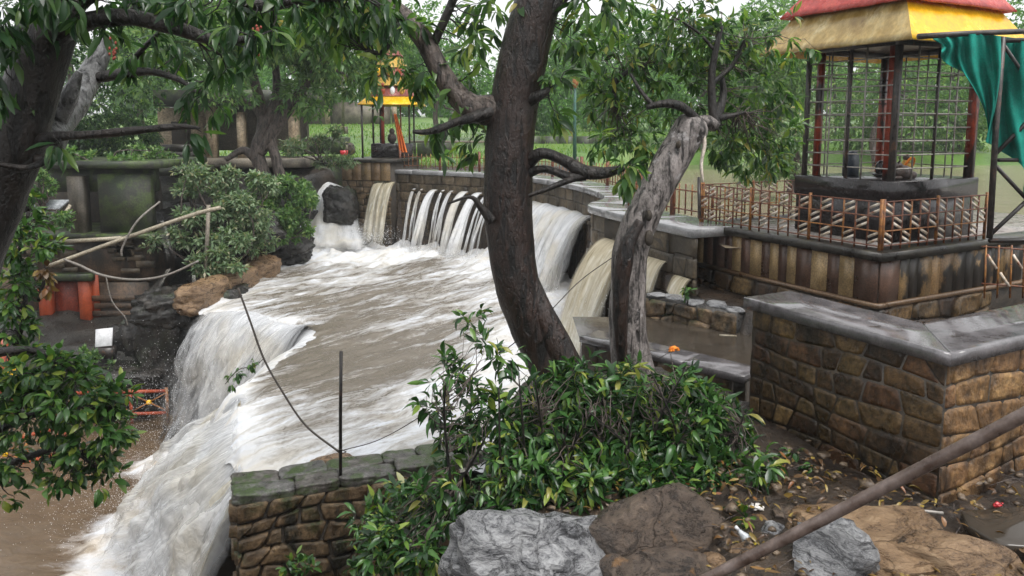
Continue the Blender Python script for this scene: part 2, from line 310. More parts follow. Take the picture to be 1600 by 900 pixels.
def rockmat(name, cols, patch=None, st=(1, 1, 2.2), sc=5., rough=.3, crack=1.5, cw=.03):
    g = G(name); p = g.pos(st); w1 = g.n('ShaderNodeTexNoise', {'Vector': p, 'Scale': 2.5, 'Detail': 5.}).outputs['Color']
    q = g.n('ShaderNodeVectorMath', {0: p, 1: g.n('ShaderNodeVectorMath', {0: w1, 1: (.5, .5, .5)}, operation='MULTIPLY').outputs[0]}, operation='ADD').outputs[0]
    n1 = g.noise(q, sc, 10, .72, .8); n2 = g.noise(q, sc * 5, 8, .75, .4); n3 = g.noise(p, sc * 22, 4, .7)
    f = g.math('ADD', g.math('ADD', g.math('MULTIPLY', n1, .5), g.math('MULTIPLY', n2, .32)), g.math('MULTIPLY', n3, .18))
    col = g.ramp(f, [(.40, cols[0]), (.47, cols[1]), (.53, cols[2]), (.62, cols[3])])
    if patch: col = g.mix(g.fr(g.noise(g.pos(), patch[1], 5, .7), patch[2], patch[2] + .06), col, c4(patch[0]))
    v = g.n('ShaderNodeTexVoronoi', {'Vector': q, 'Scale': crack}, feature='DISTANCE_TO_EDGE').outputs['Distance']
    ck = g.fr(g.math('ADD', v, g.math('MULTIPLY', n2, .03)), .012, cw); col = g.mix(g.fr(ck, 0, 1, .4, 0), col, c4(tuple(.3 * c for c in cols[0])))
    h = g.math('ADD', g.math('ADD', f, g.math('MULTIPLY', n1, .6)), g.math('MULTIPLY', ck, .25))
    return g.fin(g.bsdf(col, g.fr(f, .42, .6, rough - .12, rough + .2), h, 1., .05))
M['rock_grey'] = rockmat('grey_wet_rock', [(.02, .02, .022), (.12, .122, .13), (.29, .292, .30), (.46, .462, .47)], ((.13, .085, .05), 2.2, .66), (.7, .9, 2.6), 3.2)
M['rock_brown'] = rockmat('brown_wet_rock', [(.014, .011, .009), (.05, .037, .029), (.10, .074, .056), (.18, .132, .095)], ((.17, .095, .042), 2.6, .60), (1, 1, 1.6), 3.4)
M['rock_tan'] = rockmat('tan_wet_rock', [(.04, .024, .014), (.14, .085, .045), (.25, .16, .088), (.36, .25, .15)], ((.025, .017, .012), 4.5, .62), (.7, 1, 2.2), 3.4)
M['rock_dark'] = surf('black_wet_rock', [(.006, .0055, .005), (.018, .016, .014), (.04, .035, .03)], 2.5, .25, .12, .8, 14, .05, moss=((.02, .032, .01), 1.5, .55, .7))
M['concrete'] = surf('mossy_dark_concrete', [(.010, .011, .008), (.025, .026, .02), (.048, .046, .037)], 1.6, .5, .15, .35, 20, .02, stain=((.016, .028, .011), 1.3, .48, .62), moss=((.06, .095, .02), 2.6, .46, .6))
M['concrete_lt'] = surf('stained_concrete', [(.08, .07, .055), (.16, .14, .11), (.22, .19, .15)], 1.4, .6, .15, .3, 20, .02, stain=((.035, .03, .022), 1.1, .48, .64))
M['brickwall'] = surf('stained_old_brick', [(.03, .022, .016), (.075, .048, .03), (.12, .075, .045)], 2, .5, .15, .5, 18, .02, stain=((.016, .013, .010), 1.2, .48, .62))
M['orange_dk'] = surf('dark_orange_red_paint', [(.14, .022, .010), (.2, .03, .012)], 3, .45, .1, .2, 24, .006)
M['orange'] = surf('orange_red_paint', [(.28, .045, .015), (.38, .07, .02)], 3, .45, .1, .2, 24, .006, stain=((.2, .03, .012), 2, .5, .65), grain=.25)
M['beige'] = surf('weathered_beige_plaster', [(.24, .18, .11), (.36, .28, .19), (.44, .36, .26)], 1.5, .6, .1, .3, 12, .02, stain=((.10, .075, .05), 1.0, .5, .66))
M['white'] = surf('white_paint', [(.55, .56, .58), (.75, .76, .78)], 4, .4, .1, .1, 30, .003, grain=.15)
M['bamboo'] = surf('pale_bamboo', [(.22, .19, .14), (.38, .34, .26)], 10, .45, .1, .2, 40, .003)
M['cable'] = surf('grey_cable', [(.14, .13, .115), (.22, .20, .18)], 10, .45, .1, .1, 40, .002)
M['wire'] = surf('dark_wire', [(.025, .02, .016), (.06, .045, .035)], 20, .5, .1, .2, 60, .002)
M['yellow_muted'] = surf('muted_yellow_paint', [(.36, .22, .03), (.46, .30, .06)], 3, .5, .1, .1, 20, .004)
M['red_muted'] = surf('muted_red_paint', [(.20, .06, .05), (.28, .09, .07)], 4, .5, .1, .1, 20, .004)
M['teal'] = surf('teal_cloth', [(.006, .13, .10), (.012, .20, .155), (.018, .27, .21)], 3, .85, .1, .3, 60, .004, spec=.15, grain=.3)
M['orangecloth'] = surf('orange_cloth', [(.55, .12, .02), (.75, .2, .03)], 6, .6, .1, .2, 40, .004)
M['gold'] = surf('gold_marigold', [(.36, .19, .03), (.62, .4, .08)], 16, .4, .1, .4, 50, .01, metal=.2)
M['statue'] = surf('dark_stone_carving', [(.04, .028, .024), (.10, .07, .06)], 10, .35, .1, .3, 50, .004)
M['bluegrey'] = surf('blue_grey_stone', [(.035, .05, .075), (.07, .09, .12)], 8, .4, .1, .2, 40, .004)
M['blue'] = surf('blue_plastic', [(.02, .06, .35), (.05, .12, .5)], 10, .3, .1, .2, 30, .004)
M['greenpole'] = surf('green_pole_paint', [(.03, .10, .075), (.05, .14, .11)], 5, .45, .1, .1, 30, .003)
M['sky_metal'] = surf('grey_sheet', [(.25, .27, .29), (.36, .38, .4)], 3, .35, .1, .1, 20, .004)
M['petal'] = surf('orange_petal', [(.75, .18, .01), (.85, .3, .02)], 20, .6, .1, .2, 60, .002, grain=.25)
M['redwrap'] = surf('red_wrapper', [(.5, .02, .03), (.65, .05, .06)], 20, .25, .1, .3, 60, .004, grain=.25)
M['palewrap'] = surf('pale_wrapper', [(.5, .48, .44), (.75, .72, .68)], 20, .35, .1, .3, 60, .004, stain=((.6, .08, .08), 18, .62, .66, (1, 1, 1)))
M['plastic'] = surf('clear_grey_plastic', [(.35, .38, .4), (.5, .53, .55)], 12, .12, .05, .2, 40, .003, grain=.25)
M['labelblack'] = surf('black_label', [(.01, .01, .012), (.02, .02, .022)], 12, .3, .05, .1, 40)
M['labelyellow'] = surf('yellow_label', [(.7, .55, .02), (.8, .62, .03)], 12, .3, .05, .1, 40)
M['bark_strip'] = surf('peeling_pale_bark', [(.42, .36, .30), (.58, .52, .45)], 9, .6, .1, .3, 40, .004)

def watermat(name, col, foamc, us, vs, foam_attr=True, base_bias=0., rough=.08, bump=.5):
    g = G(name)
    uvn = g.n('ShaderNodeUVMap', uv_map='UVMap').outputs[0]
    def st(a, b, off): return g.n('ShaderNodeVectorMath', {0: g.n('ShaderNodeVectorMath', {0: uvn, 1: (a, b, 1)}, operation='MULTIPLY').outputs[0], 1: (off, off * 1.7, 0)}, operation='ADD').outputs[0]
    n1 = g.noise(st(us, vs, 0), 1., 8, .62, .7); n2 = g.noise(st(us * 2.6, vs * 2.2, 7.), 1., 8, .7, 1.0); n3 = g.noise(st(us * .45, vs * .45, 3.), 1., 3, .5, .3)
    n4 = g.noise(st(us * 7, vs * 3.2, 11.), 1., 5, .7, .6)
    f = g.math('ADD', g.math('ADD', g.math('ADD', g.math('MULTIPLY', n1, .42), g.math('MULTIPLY', n2, .32)), g.math('MULTIPLY', n3, .2)), g.math('MULTIPLY', n4, .16))
    fa = g.attr('foam') if foam_attr else 0.
    f = g.math('ADD', f, g.math('MULTIPLY', fa, .20) if foam_attr else base_bias)
    fo = g.ramp(f, [(.525, (0, 0, 0)), (.585, (.20,) * 3), (.65, (.58,) * 3), (.74, (1, 1, 1))])
    tint = g.ramp(n2, [(.3, tuple(.72 * c for c in col)), (.7, tuple(1.2 * c for c in col))])
    fcol = g.mix(g.fr(n1, .35, .65), c4(foamc), c4((.64, .665, .71)))
    c = g.mix(fo, tint, fcol)
    h = g.math('ADD', g.math('ADD', g.math('MULTIPLY', n2, 1.), g.math('MULTIPLY', n4, .6)), g.math('MULTIPLY', fo, .45))
    return g.fin(g.bsdf(c, g.fr(fo, 0, .6, rough, .85), h, bump, .07, spec=g.fr(fo, 0, .7, .5, .12)))
M['pool'] = watermat('muddy_pool_water', (.15, .128, .10), (.60, .575, .53), .8, 4.4)
M['mud'] = watermat('muddy_brown_water', (.13, .09, .056), (.6, .52, .42), .8, 1.6, rough=.1, bump=.25)
M['reservoir'] = watermat('pale_brown_water', (.30, .245, .175), (.5, .45, .38), .3, .5, False, -.3, .12, .12)
M['puddle'] = watermat('dark_puddle_water', (.055, .045, .035), (.3, .27, .22), .8, 1.0, False, -.3, .06, .1)
def fallmat(name, dark, mid, foam, fu, fv, alo, ahi):
    g = G(name); uvn = g.n('ShaderNodeUVMap', uv_map='UVMap').outputs[0]
    def st(a, b, off): return g.n('ShaderNodeVectorMath', {0: g.n('ShaderNodeVectorMath', {0: uvn, 1: (a, b, 1)}, operation='MULTIPLY').outputs[0], 1: (off, off * .6, 0)}, operation='ADD').outputs[0]
    n1 = g.noise(st(fu, fv, 0), 1., 6, .6, .4); n2 = g.noise(st(fu * 3.1, fv * 2.2, 5.), 1., 6, .65, .3)
    f = g.math('ADD', g.math('MULTIPLY', n1, .55), g.math('MULTIPLY', n2, .45))
    f2 = g.math('ADD', f, g.math('MULTIPLY', g.attr('foam'), .22))
    col = g.ramp(f2, [(.38, dark), (.50, mid), (.66, foam)])
    col = g.mix(g.fr(g.noise(g.pos(), .8, 3, .5), .47, .66, 0, .55), col, c4((.62, .55, .41)))
    al = g.math('MULTIPLY', g.fr(g.math('ADD', f, g.math('MULTIPLY', g.attr('dense'), .5)), alo, ahi), g.fr(g.attr('edge'), 0, 1))
    fp = g.noise(g.pos(), 7., 6, .7, .5); hh = g.math('ADD', g.math('MULTIPLY', f, 1.2), g.math('MULTIPLY', fp, g.fr(g.attr('foam'), -.1, .8, .1, 1.1)))
    col = g.mix(g.math('MULTIPLY', g.fr(fp, .56, .36), g.fr(g.attr('foam'), 0, .6, 0, .30)), col, c4(dark))
    b = g.bsdf(col, .75, hh, .6, .06, Alpha=al, spec=.15)
    tr = g.n('ShaderNodeBsdfTranslucent', {0: col}).outputs[0]
    m = g.n('ShaderNodeMixShader', {0: .25, 1: b, 2: g.n('ShaderNodeMixShader', {0: al, 1: g.n('ShaderNodeBsdfTransparent').outputs[0], 2: tr}).outputs[0]}).outputs[0]
    return g.fin(m)
M['fall_white'] = fallmat('white_falling_water', (.40, .41, .42), (.66, .67, .69), (.86, .87, .88), 7., .8, .46, .70)
M['fall_tan'] = fallmat('tan_falling_water', (.26, .21, .13), (.52, .46, .33), (.84, .82, .74), 8., 1.1, .42, .62)
M['fall_mist'] = fallmat('misty_falling_water', (.45, .46, .48), (.65, .66, .68), (.85, .86, .87), 10., 1.0, .52, .92)
g = G('spray_drops'); M['spray'] = g.fin(g.bsdf((.9, .91, .93), .3))
# ------------------------------------------------------------------ levels and anchor points
ZC, ZN, ZP, ZL, ZR = -1.65, -1.70, -4.60, -7.70, -1.95     # dam coping, near coping, pool, lower pool, reservoir
U = nrm(V3(.885, .465, 0)); VV_ = V3(-U[1], U[0], 0)        # the masonry's own directions
UP = V3(0, 0, 1)
K = pz(1487, 553, ZN)                                       # outer corner of the near wall
Q = pz(1378, 396, ZC)                                       # corner of the shrine platform
def xl(y):                                                  # pool's left lip
    return np.interp(y, [0, 9.2, 10.6, 12.6, 14.5, 16.5, 17.0, 18.7, 21, 24, 27, 31], [-3.4, -3.5, -4.15, -4.85, -4.75, -4.5, -4.9, -8.2, -8.3, -8.7, -8.2, -7.0])
DAM = catmull([(-5.2, 29.6), (-3.2, 28.5), (-.9, 26.8), (.7, 24.6), (1.75, 22.0), (2.3, 19.4), (2.3, 17.5), (1.75, 16.0), (1.95, 14.9), (2.45, 13.5), (3.05, 12.0)], 12)
_seg = np.linalg.norm(np.diff(DAM, axis=0), axis=1); DS = np.concatenate([[0], np.cumsum(_seg)]); DL = DS[-1]
def dam2(s, off=0.):
    s = np.clip(s, 0, DL); p = np.array([np.interp(s, DS, DAM[:, 0]), np.interp(s, DS, DAM[:, 1])])
    e = .25; a, b = min(max(s - e, 0), DL), min(max(s + e, 0), DL)
    d = np.array([np.interp(b, DS, DAM[:, 0]) - np.interp(a, DS, DAM[:, 0]), np.interp(b, DS, DAM[:, 1]) - np.interp(a, DS, DAM[:, 1])]); d = d / (np.linalg.norm(d) + 1e-9)
    return p + off * np.array([d[1], -d[0]])
def damp(s, z, off=0.): q = dam2(s, off); return V3(q[0], q[1], z)
def dam_s(px):                                              # arc position seen at a photo column
    ss = np.linspace(0, DL, 400); X = np.array([dam2(s) for s in ss]); return ss[np.argmin(abs(800 + F * X[:, 0] / X[:, 1] - px))]
# ------------------------------------------------------------------ ground
def gauss(x, y, cx, cy, r): return np.exp(-((x - cx) ** 2 + (y - cy) ** 2) / (2 * r * r))
WALLLINE = np.array([[-30, 9.3], [-3.4, 9.25], [-1.0, 9.75], [.2, 9.7], [1.2, 9.4], [2.45, 8.0], [2.7, 7.2], [4, 7.3], [30, 20.]])
def ground_h(x, y):
    fg = -2.95 - .33 * sst(2.0, .6, x) + .5 * gauss(x, y, .85, 7.6, .8) - 4.4 * sst(.3, -1.6, x) * sst(3., 5.6, y) - .25 * sst(-1, -3, x)
    near = np.interp(y, [-40, 1.2, 3.6, 60], [-1.6, -1.6, -3.3, -3.3]); fg = np.where(y < 4.2, np.maximum(fg, near) - 2.5 * sst(-.8, -5., x) * sst(1.5, 4.2, y), fg)
    pool = -5.3 + 0 * x
    low = -8.4 + 0 * x
    lx = xl(y) + .55
    z = low + (pool - low) * sst(0., 1., (x - lx + .45) / .9)
    wl = np.interp(x, WALLLINE[:, 0], WALLLINE[:, 1])
    # left bank behind the lower pool
    bank = np.interp(y, [18.8, 19.4, 23, 27, 31, 40], [-8.4, -6.0, -4.6, -2.6, -1.75, -1.6]) + .35 * fbm(np.stack([x * .5, y * .5, 0 * x], -1), 3, 5)
    onbank = sst(-8.0, -9.0, x - (xl(y) + 8.3)) * sst(18.8, 19.4, y)
    z = np.where(y > 18.6, z + (bank - z) * onbank, z)
    backl = np.interp(y, [28.5, 31.5, 34], [0, 1, 1]); fld = np.interp(y, [28, 33, 44, 46, 70, 130, 400], [-1.95, -1.55, -1.25, -.65, .8, 2.2, 4.])
    z = z + (fld - z) * backl * np.where(x < 2, 1, 1)
    # reservoir bed behind the dam
    dx = np.interp(y, DAM[::-1, 1], DAM[::-1, 0]); behind = ((x > dx - .15) & (y > 11.9) & (y < 29.5)) | ((x > 3.3) & (y >= 29.5) & (y < 40)) | ((x > -4.5) & (y >= 29.5) & (y < 31))
    res = np.where(y < 36, -2.6, -2.6 + (y - 36) / 4 * .9)
    z = np.where(behind, res, z)
    # puddle basin and the yard inside the near wall
    yard = (y > wl) & (y < 12.2) & (x > 1.1); z = np.where(yard, -3.35, z)
    su = (x - K[0]) * U[0] + (y - K[1]) * U[1]; sv = (x - K[0]) * VV_[0] + (y - K[1]) * VV_[1]; yard2 = (su > 2.7) & (sv > .3) & (x > 3.1) & (y < 16.); z = np.where(yard2, -2.75, z)
    m = sst(.0, -.25, y - wl); z = z + (fg - z) * m
    return z
def axis(segs):
    out = []
    for a, b, n in segs: out += list(np.linspace(a, b, n, endpoint=False))
    return np.array(out + [segs[-1][1]])
gx = axis([(-700, -60, 10), (-60, -16, 22), (-16, 10, 174), (10, 60, 25), (60, 700, 10)])
gy = axis([(-60, -2, 10), (-2, 34, 240), (34, 70, 36), (70, 200, 13), (200, 900, 8)])
X, Y = np.meshgrid(gx, gy, indexing='ij'); Zg = ground_h(X, Y)
det = np.where((Y < 34) & (abs(X) < 16), 1., .3)
Zg = Zg + det * (.10 * fbm(np.stack([X * 1.1, Y * 1.1, 0 * X], -1), 4, 2) + .05 * fbm(np.stack([X * 4, Y * 4, 0 * X], -1), 3, 8))
grassm = sst(31.5, 34, Y)
def groundmat():
    g = G('soil_and_grass'); p = g.pos(); f = g.noise(p, 2.2, 7, .65); f2 = g.noise(p, 13, 6, .7)
    soil = g.ramp(f, [(.3, (.012, .009, .007)), (.5, (.03, .021, .015)), (.7, (.075, .05, .03))])
    soil = g.mix(g.fr(f2, .58, .66), soil, c4((.12, .075, .04)))
    gr = g.ramp(g.noise(p, .35, 5, .65), [(.3, (.06, .13, .022)), (.5, (.11, .21, .035)), (.72, (.20, .26, .07))])
    soil = g.mix(g.attr('bank_shade'), soil, g.ramp(f, [(.35, (.006, .006, .005)), (.65, (.03, .027, .022))]))  # left bank soil goes near black: canopy shade put into the colour
    return g.fin(g.bsdf(g.mix(g.attr('grass'), soil, gr), g.fr(f2, .3, .7, .16, .6), g.math('ADD', f, f2), .8, .05))
nu, nv = X.shape
part('ground', (np.stack([X, Y, Zg], -1).reshape(-1, 3), grid_faces(nu, nv)), groundmat(), attrs={'grass': grassm.ravel(), 'bank_shade': (sst(17.5, 18.5, Y) * sst(-6.2, -7.2, X) * sst(31.5, 29, Y)).ravel()}, smooth=True, kind='structure', label='dark wet soil rising to bright green field behind the reservoir')
# ------------------------------------------------------------------ water surfaces
def sheet(name, x0, x1, y0, y1, z, n, mat, label, amp=.015):
    x = np.linspace(x0, x1, n); y = np.linspace(y0, y1, n); A, B = np.meshgrid(x, y, indexing='ij')
    Z = z + amp * fbm(np.stack([A * 1.5, B * 1.5, 0 * A], -1), 3, 4)
    return part(name, (np.stack([A, B, Z], -1).reshape(-1, 3), grid_faces(n, n)), M[mat], uv=np.stack([A, B], -1).reshape(-1, 2), smooth=True, kind='structure', label=label)
# reservoir: follows the dam's back face
ys = np.concatenate([np.linspace(11.9, 29.5, 80), np.linspace(29.6, 40.5, 20)]); rows = []
for y in ys:
    x0 = float(np.interp(y, DAM[::-1, 1], DAM[::-1, 0])) + .45 if y < 29.5 else -4.6 + (y - 29.5) * 1.2
    if y < 16.5: x0 = max(x0, 3.5)
    rows.append(np.stack([np.linspace(x0, 60, 30), np.full(30, y), np.full(30, ZR)], -1))
R_ = np.array(rows); R_[..., 2] += .01 * fbm(R_ * 1.3, 3, 6)
part('reservoir_water', (R_.reshape(-1, 3), grid_faces(len(ys), 30)[:, ::-1]), M['reservoir'], uv=R_[..., :2].reshape(-1, 2), smooth=True, kind='structure', label='still muddy water held behind the curved dam')
# pool: flows from the dam to the left lip
NY, NX = 330, 210
yy = np.linspace(9.45, 30.2, NY); T_ = np.concatenate([np.linspace(-.62, -.001, 14) * .13, np.linspace(0, 1, NX - 14)])
xr_ = np.array([np.interp(y, DAM[::-1, 1], DAM[::-1, 0]) if y < 29.6 else -5.2 for y in yy]) + .1
xr_ = np.maximum(np.where(yy < 12.1, np.interp(yy, [9, 12.1], [2.4, 2.6]), xr_), xl(yy) + .3)
Tm = np.where(T_[None] < 0, T_[None] * (sst(9.4, 11., yy) * sst(18.6, 17.9, yy))[:, None], T_[None]); PX = xl(yy)[:, None] * (1 - Tm) + xr_[:, None] * Tm; PY = np.repeat(yy[:, None], NX, 1)
ddam = np.min(np.hypot(PX.reshape(-1, 1) - DAM[None, ::2, 0], PY.reshape(-1, 1) - DAM[None, ::2, 1]), 1).reshape(PX.shape)
ddl = np.hypot(PX + 7.0, PY - 26.8); dl = PX - xl(yy)[:, None]
th = -.18 * np.sin((PY - 12) * .12)
fu = (-.62 * PX - .78 * PY); fv = (.78 * PX - .62 * PY) + .035 * (fu + 14) ** 2 * .35
nz = np.stack([fu * .9, fv * 2.6, 0 * fu], -1)
foam = 1.4 * np.exp(-np.maximum(ddam - 1.1, 0) / .6) + 1.5 * np.exp(-(ddl / 2.1) ** 2)
foam = foam + .40 * sst(15.5, 11.0, PY) * sst(-4.9, -3.4, PX) + .8 * sst(-2.6, .2, PX) * sst(23, 17, PY) + .36 * sst(16.5, 23, PY)
foam = foam + 1.2 * np.exp(-np.maximum(dl, 0) / .7) * (PY > 17.2) + .35 * np.exp(-np.maximum(dl, 0) / .12) * (PY <= 17.2)
foam = foam + .9 * np.exp(-np.maximum(dl, 0) / .5) * sst(13.6, 12.8, PY)
foam = foam - .55 * gauss(PX, PY, -4.1, 14.2, 1.1) - .3 * gauss(PX, PY, -4.6, 19.5, 1.8) - .07
foam = foam + 1.0 * fbm(np.stack([fu * .22, fv * .8, 0 * fu], -1), 3, 31)
amp = .07 + .15 * np.clip(foam, 0, 1.3)
PZ = ZP + .05 * (.5 - np.abs(fbm(nz * V3(.7, .9, 1), 4, 77)) * 3) + amp * (fbm(nz, 5, 3) + .35 * fbm(nz * V3(3, 2.5, 1), 3, 13)) + .25 * np.exp(-ddam / .8) * (.5 + fbm(np.stack([PX * 2, PY * 2, 0 * PX], -1), 3, 23))
PZ = PZ + .28 * np.exp(-(ddl / 1.6) ** 2) * (.5 + fbm(np.stack([PX * 2, PY * 2, 0 * PX], -1), 3, 29))
roll = np.exp(-np.maximum(dl, 0) / .35); od = np.maximum(-dl, 0) * sst(19.5, 18.6, PY); PZ = PZ - .10 * roll - .55 * od - 1.5 * od ** 2
foam = np.where(dl < .02, np.maximum(foam, .9), foam)
part('pool_water', (np.stack([PX, PY, PZ], -1).reshape(-1, 3), grid_faces(NY, NX)[:, ::-1]), M['pool'], uv=np.stack([fu, fv], -1).reshape(-1, 2), attrs={'foam': foam.ravel()}, smooth=True, kind='structure', label='churning brown pool streaked with white foam below the dam')
# lower pool
n = 170; A, B = np.meshgrid(np.linspace(-26, -2.4, n), np.linspace(4.5, 21.5, n), indexing='ij')
dfoot = np.minimum(np.hypot((A + 7.0) / 1.2, (B - 13.4) / 2.2), np.hypot((A + 8.0) / .9, (B - 16.0) / .6)); dfoot = np.minimum(dfoot, np.hypot((A + 6.6) / 1.5, (B - 11.4) / 1.8))
fo = 1.35 * np.exp(-np.maximum(dfoot - .7, 0) / .2) - .45 + .2 * fbm(np.stack([A * .8, B * .8, 0 * A], -1), 3, 9)
Z = ZL + .05 * fbm(np.stack([A * 1.2, B * 1.2, 0 * A], -1), 4, 12) + .22 * np.clip(fo, 0, 1) * (.5 + fbm(np.stack([A * 2.2, B * 2.2, 0 * A], -1), 3, 14))
part('lower_pool_water', (np.stack([A, B, Z], -1).reshape(-1, 3), grid_faces(n, n)), M['mud'], uv=np.stack([A * .8 + B * .3, B], -1).reshape(-1, 2), attrs={'foam': fo.ravel()}, smooth=True, kind='structure', label='brown river water at the foot of the big waterfall')
sheet('puddle_water', 1.0, 4.2, 8.0, 11.9, -3.1, 40, 'puddle', 'dark standing water between low parapet and shrine platform')

# ------------------------------------------------------------------ masonry builder
def stone_mesh(c, mapf, g, joint, proud):
    c = np.array(c, float); ctr = c.mean(0)
    q = []
    for k in range(4):
        a, b, p_ = c[k], c[(k + 1) % 4], c[k - 1]; r = g.uniform(.03, .12)
        q += [a + (p_ - a) * r, a + (b - a) * r]
    q = np.array(q); d = ctr - q; q = q + d * (joint / np.maximum(np.linalg.norm(d, axis=1, keepdims=True), .02))
    def ring(f, off, j): return [mapf(*(ctr + (v - ctr) * f), off + g.normal() * j) for v in q]
    b = .009 / max(.05, np.abs(q - ctr).max()) * 1.6
    V = ring(1, -.02, 0) + ring(1 - b, proud * .95, proud * .05) + ring(.6, proud * .9, proud * .10) + [mapf(*ctr, proud * (.9 + g.normal() * .1))]
    Fc = [(k, (k + 1) % 8, 8 + (k + 1) % 8, 8 + k) for k in range(8)] + [(8 + k, 8 + (k + 1) % 8, 16 + (k + 1) % 8, 16 + k) for k in range(8)] + [(16 + k, 16 + (k + 1) % 8, 24) for k in range(8)]
    return np.array(V), Fc
def masonry(parent, mapf, L, z0, z1, w, h, mat, seed, joint=.012, proud=.035, jit=.18, name='stone', skip=None, cap=300, flip=False, s0=0.):
    g = np.random.default_rng(seed); nr = max(1, round((z1 - z0) / h)); cnt = 0
    zs = np.linspace(z0, z1, nr + 1)
    for r in range(nr):
        s = s0 - g.uniform(0, .6) * w; edges = []
        while s < L: edges.append(s); s += w * g.uniform(.6, 1.5)
        edges.append(s); edges = np.clip(edges, s0, L); edges = edges[np.concatenate([[True], np.diff(edges) > .04])]
        jj = lambda e: 0 if e <= s0 + 1e-6 or e >= L - 1e-6 else g.normal() * jit * w * .25
        tilt = [(jj(e), jj(e)) for e in edges]
        for i in range(len(edges) - 1):
            if cnt >= cap: return cnt
            wob = lambda e, k: (g.normal() * 0 + math.sin(e * 3.1 + k * 5.3) * jit * h * .35) if 0 < k < nr else 0
            (a0, a1), (b0, b1) = tilt[i], tilt[i + 1]
            cc = [(edges[i] + a0, zs[r] + wob(edges[i], r)), (edges[i + 1] + b0, zs[r] + wob(edges[i + 1], r)), (edges[i + 1] + b1, zs[r + 1] + wob(edges[i + 1], r + 1)), (edges[i] + a1, zs[r + 1] + wob(edges[i], r + 1))]
            m_ = np.mean(cc, 0)
            if skip and skip(m_[0], m_[1]): continue
            V, Fc = stone_mesh(cc, mapf, g, joint, proud * g.uniform(.3, 1.6))
            if flip: Fc = [f[::-1] for f in Fc]
            part(name, (V, Fc), mat, parent); cnt += 1
    return cnt
# ------------------------------------------------------------------ dam
dam = thing('dam_wall', 'curved stone dam with water spouting through it and pale wet coping', 'dam', damp(DL * .4, -5.2))
ss = np.linspace(0, DL, 90); prof = [(-5.4, .0), (-1.80, .0), (-1.80, -.7), (-5.4, -.7)]
V = np.array([[damp(s, z, o) for z, o in prof] for s in ss]).reshape(-1, 3)
Fc = [(i * 4 + k, i * 4 + (k + 1) % 4, (i + 1) * 4 + (k + 1) % 4, (i + 1) * 4 + k) for i in range(89) for k in range(4)]
part('core', (V, Fc), M['mortar'], dam)
masonry(dam, lambda s, z, o: damp(s, z, o), DL, -5.0, -1.80, .62, .36, M['stone_dam'], 11, .010, .04, .1, cap=300)
for k in range(14):                      # coping slabs
    a, b = DL * k / 14 + .006, DL * (k + 1) / 14 - .006; V = []
    for s in np.linspace(a, b, 7):
        for z, o in [(-1.80, .10), (-1.665, .10), (-1.65, .085), (-1.65, -.95), (-1.80, -.95)]: V.append(damp(s, z + (random.random() - .5) * .004, o))
    n5 = 5; Fc = [(i * n5 + q, i * n5 + (q + 1) % n5, (i + 1) * n5 + (q + 1) % n5, (i + 1) * n5 + q) for i in range(6) for q in range(n5)] + [tuple(range(n5))[::-1], tuple(6 * n5 + q for q in range(n5))]
    part('coping_slab', (np.array(V), Fc), M['coping_pale'], dam)

# ------------------------------------------------------------------ falling water
def fall(name, top, vel, t1, mat, label, nu=24, nt=26, wob=.04, foam=.2, dense=.8, edge_s=True, edge_t=.25, layers=1, seed=0, gsc=9.8, parent=None, uoff=0., minz=None):
    top = np.asarray(top, float); vel = np.asarray(vel, float)
    lens = np.concatenate([[0], np.cumsum(np.linalg.norm(np.diff(top, axis=0), axis=1))]); W = lens[-1]; VVs, FFs, UV, AE, AF, AD = [], [], [], [], [], []; base = 0
    for l in range(layers):
        S = np.linspace(0, W, nu); TP = np.stack([np.interp(S, lens, top[:, k]) for k in range(3)], 1)
        VL = np.stack([np.interp(S, lens, np.linspace(vel[0][k], vel[-1][k], len(lens))) for k in range(3)], 1)
        VL = VL * (1 + .12 * vn(np.stack([S * 2.5, 0 * S + l * 5, 0 * S], -1), seed + l))[:, None] * (1 - .13 * l)
        tt = np.linspace(0, t1, nt); P = TP[:, None, :] + VL[:, None, :] * tt[None, :, None]; P[..., 2] -= .5 * gsc * tt ** 2
        fallen = np.linspace(0, 1, nt); ln = np.concatenate([[0], np.cumsum(np.linalg.norm(np.diff(P[nu // 2], axis=0), axis=1))])
        q = np.stack([np.repeat(S[:, None] * 5, nt, 1), np.repeat(ln[None] * .8, nu, 0), np.full((nu, nt), l * 9.)], -1)
        d = wob * (fbm(q, 4, seed + 40 + l) * 2) * (.25 + fallen)[None]
        hd = nrm(VL.mean(0) * V3(1, 1, 0)); sd_ = np.cross(hd, UP)
        P = P + d[..., None] * hd + (wob * 1.0 * fbm(q * .7 + 31, 3, seed + 60) * fallen[None])[..., None] * sd_
        if minz is not None: P[..., 2] = np.maximum(P[..., 2], minz)
        VVs.append(P.reshape(-1, 3)); FFs.append(grid_faces(nu, nt, base)); base += nu * nt
        UV.append(np.stack(np.broadcast_arrays(S[:, None] + uoff + l * 3.7, ln[None]), -1).reshape(-1, 2))
        e = np.ones((nu, nt))
        if edge_s:
            r_ = np.minimum(np.arange(nu), nu - 1 - np.arange(nu)) / max(1, nu * .12); e *= np.clip(r_, 0, 1)[:, None] * .95 + .05
        e *= np.clip((1 - fallen) / edge_t, 0, 1)[None] ** .7 if edge_t > 0 else 1
        AE.append(e.ravel()); AF.append(np.broadcast_to(foam + .9 * (fallen[None] - .3), (nu, nt)).ravel()); AD.append(np.broadcast_to(dense * (1 - .55 * fallen[None]), (nu, nt)).ravel())
    VF = (np.concatenate(VVs), np.concatenate(FFs)); at = {'edge': np.concatenate(AE), 'foam': np.concatenate(AF), 'dense': np.concatenate(AD)}
    o = part(name, VF, M[mat], parent, uv=np.concatenate(UV), attrs=at, smooth=True)
    if parent is None: tag(o, label, 'waterfall', None, 'structure')
    return o
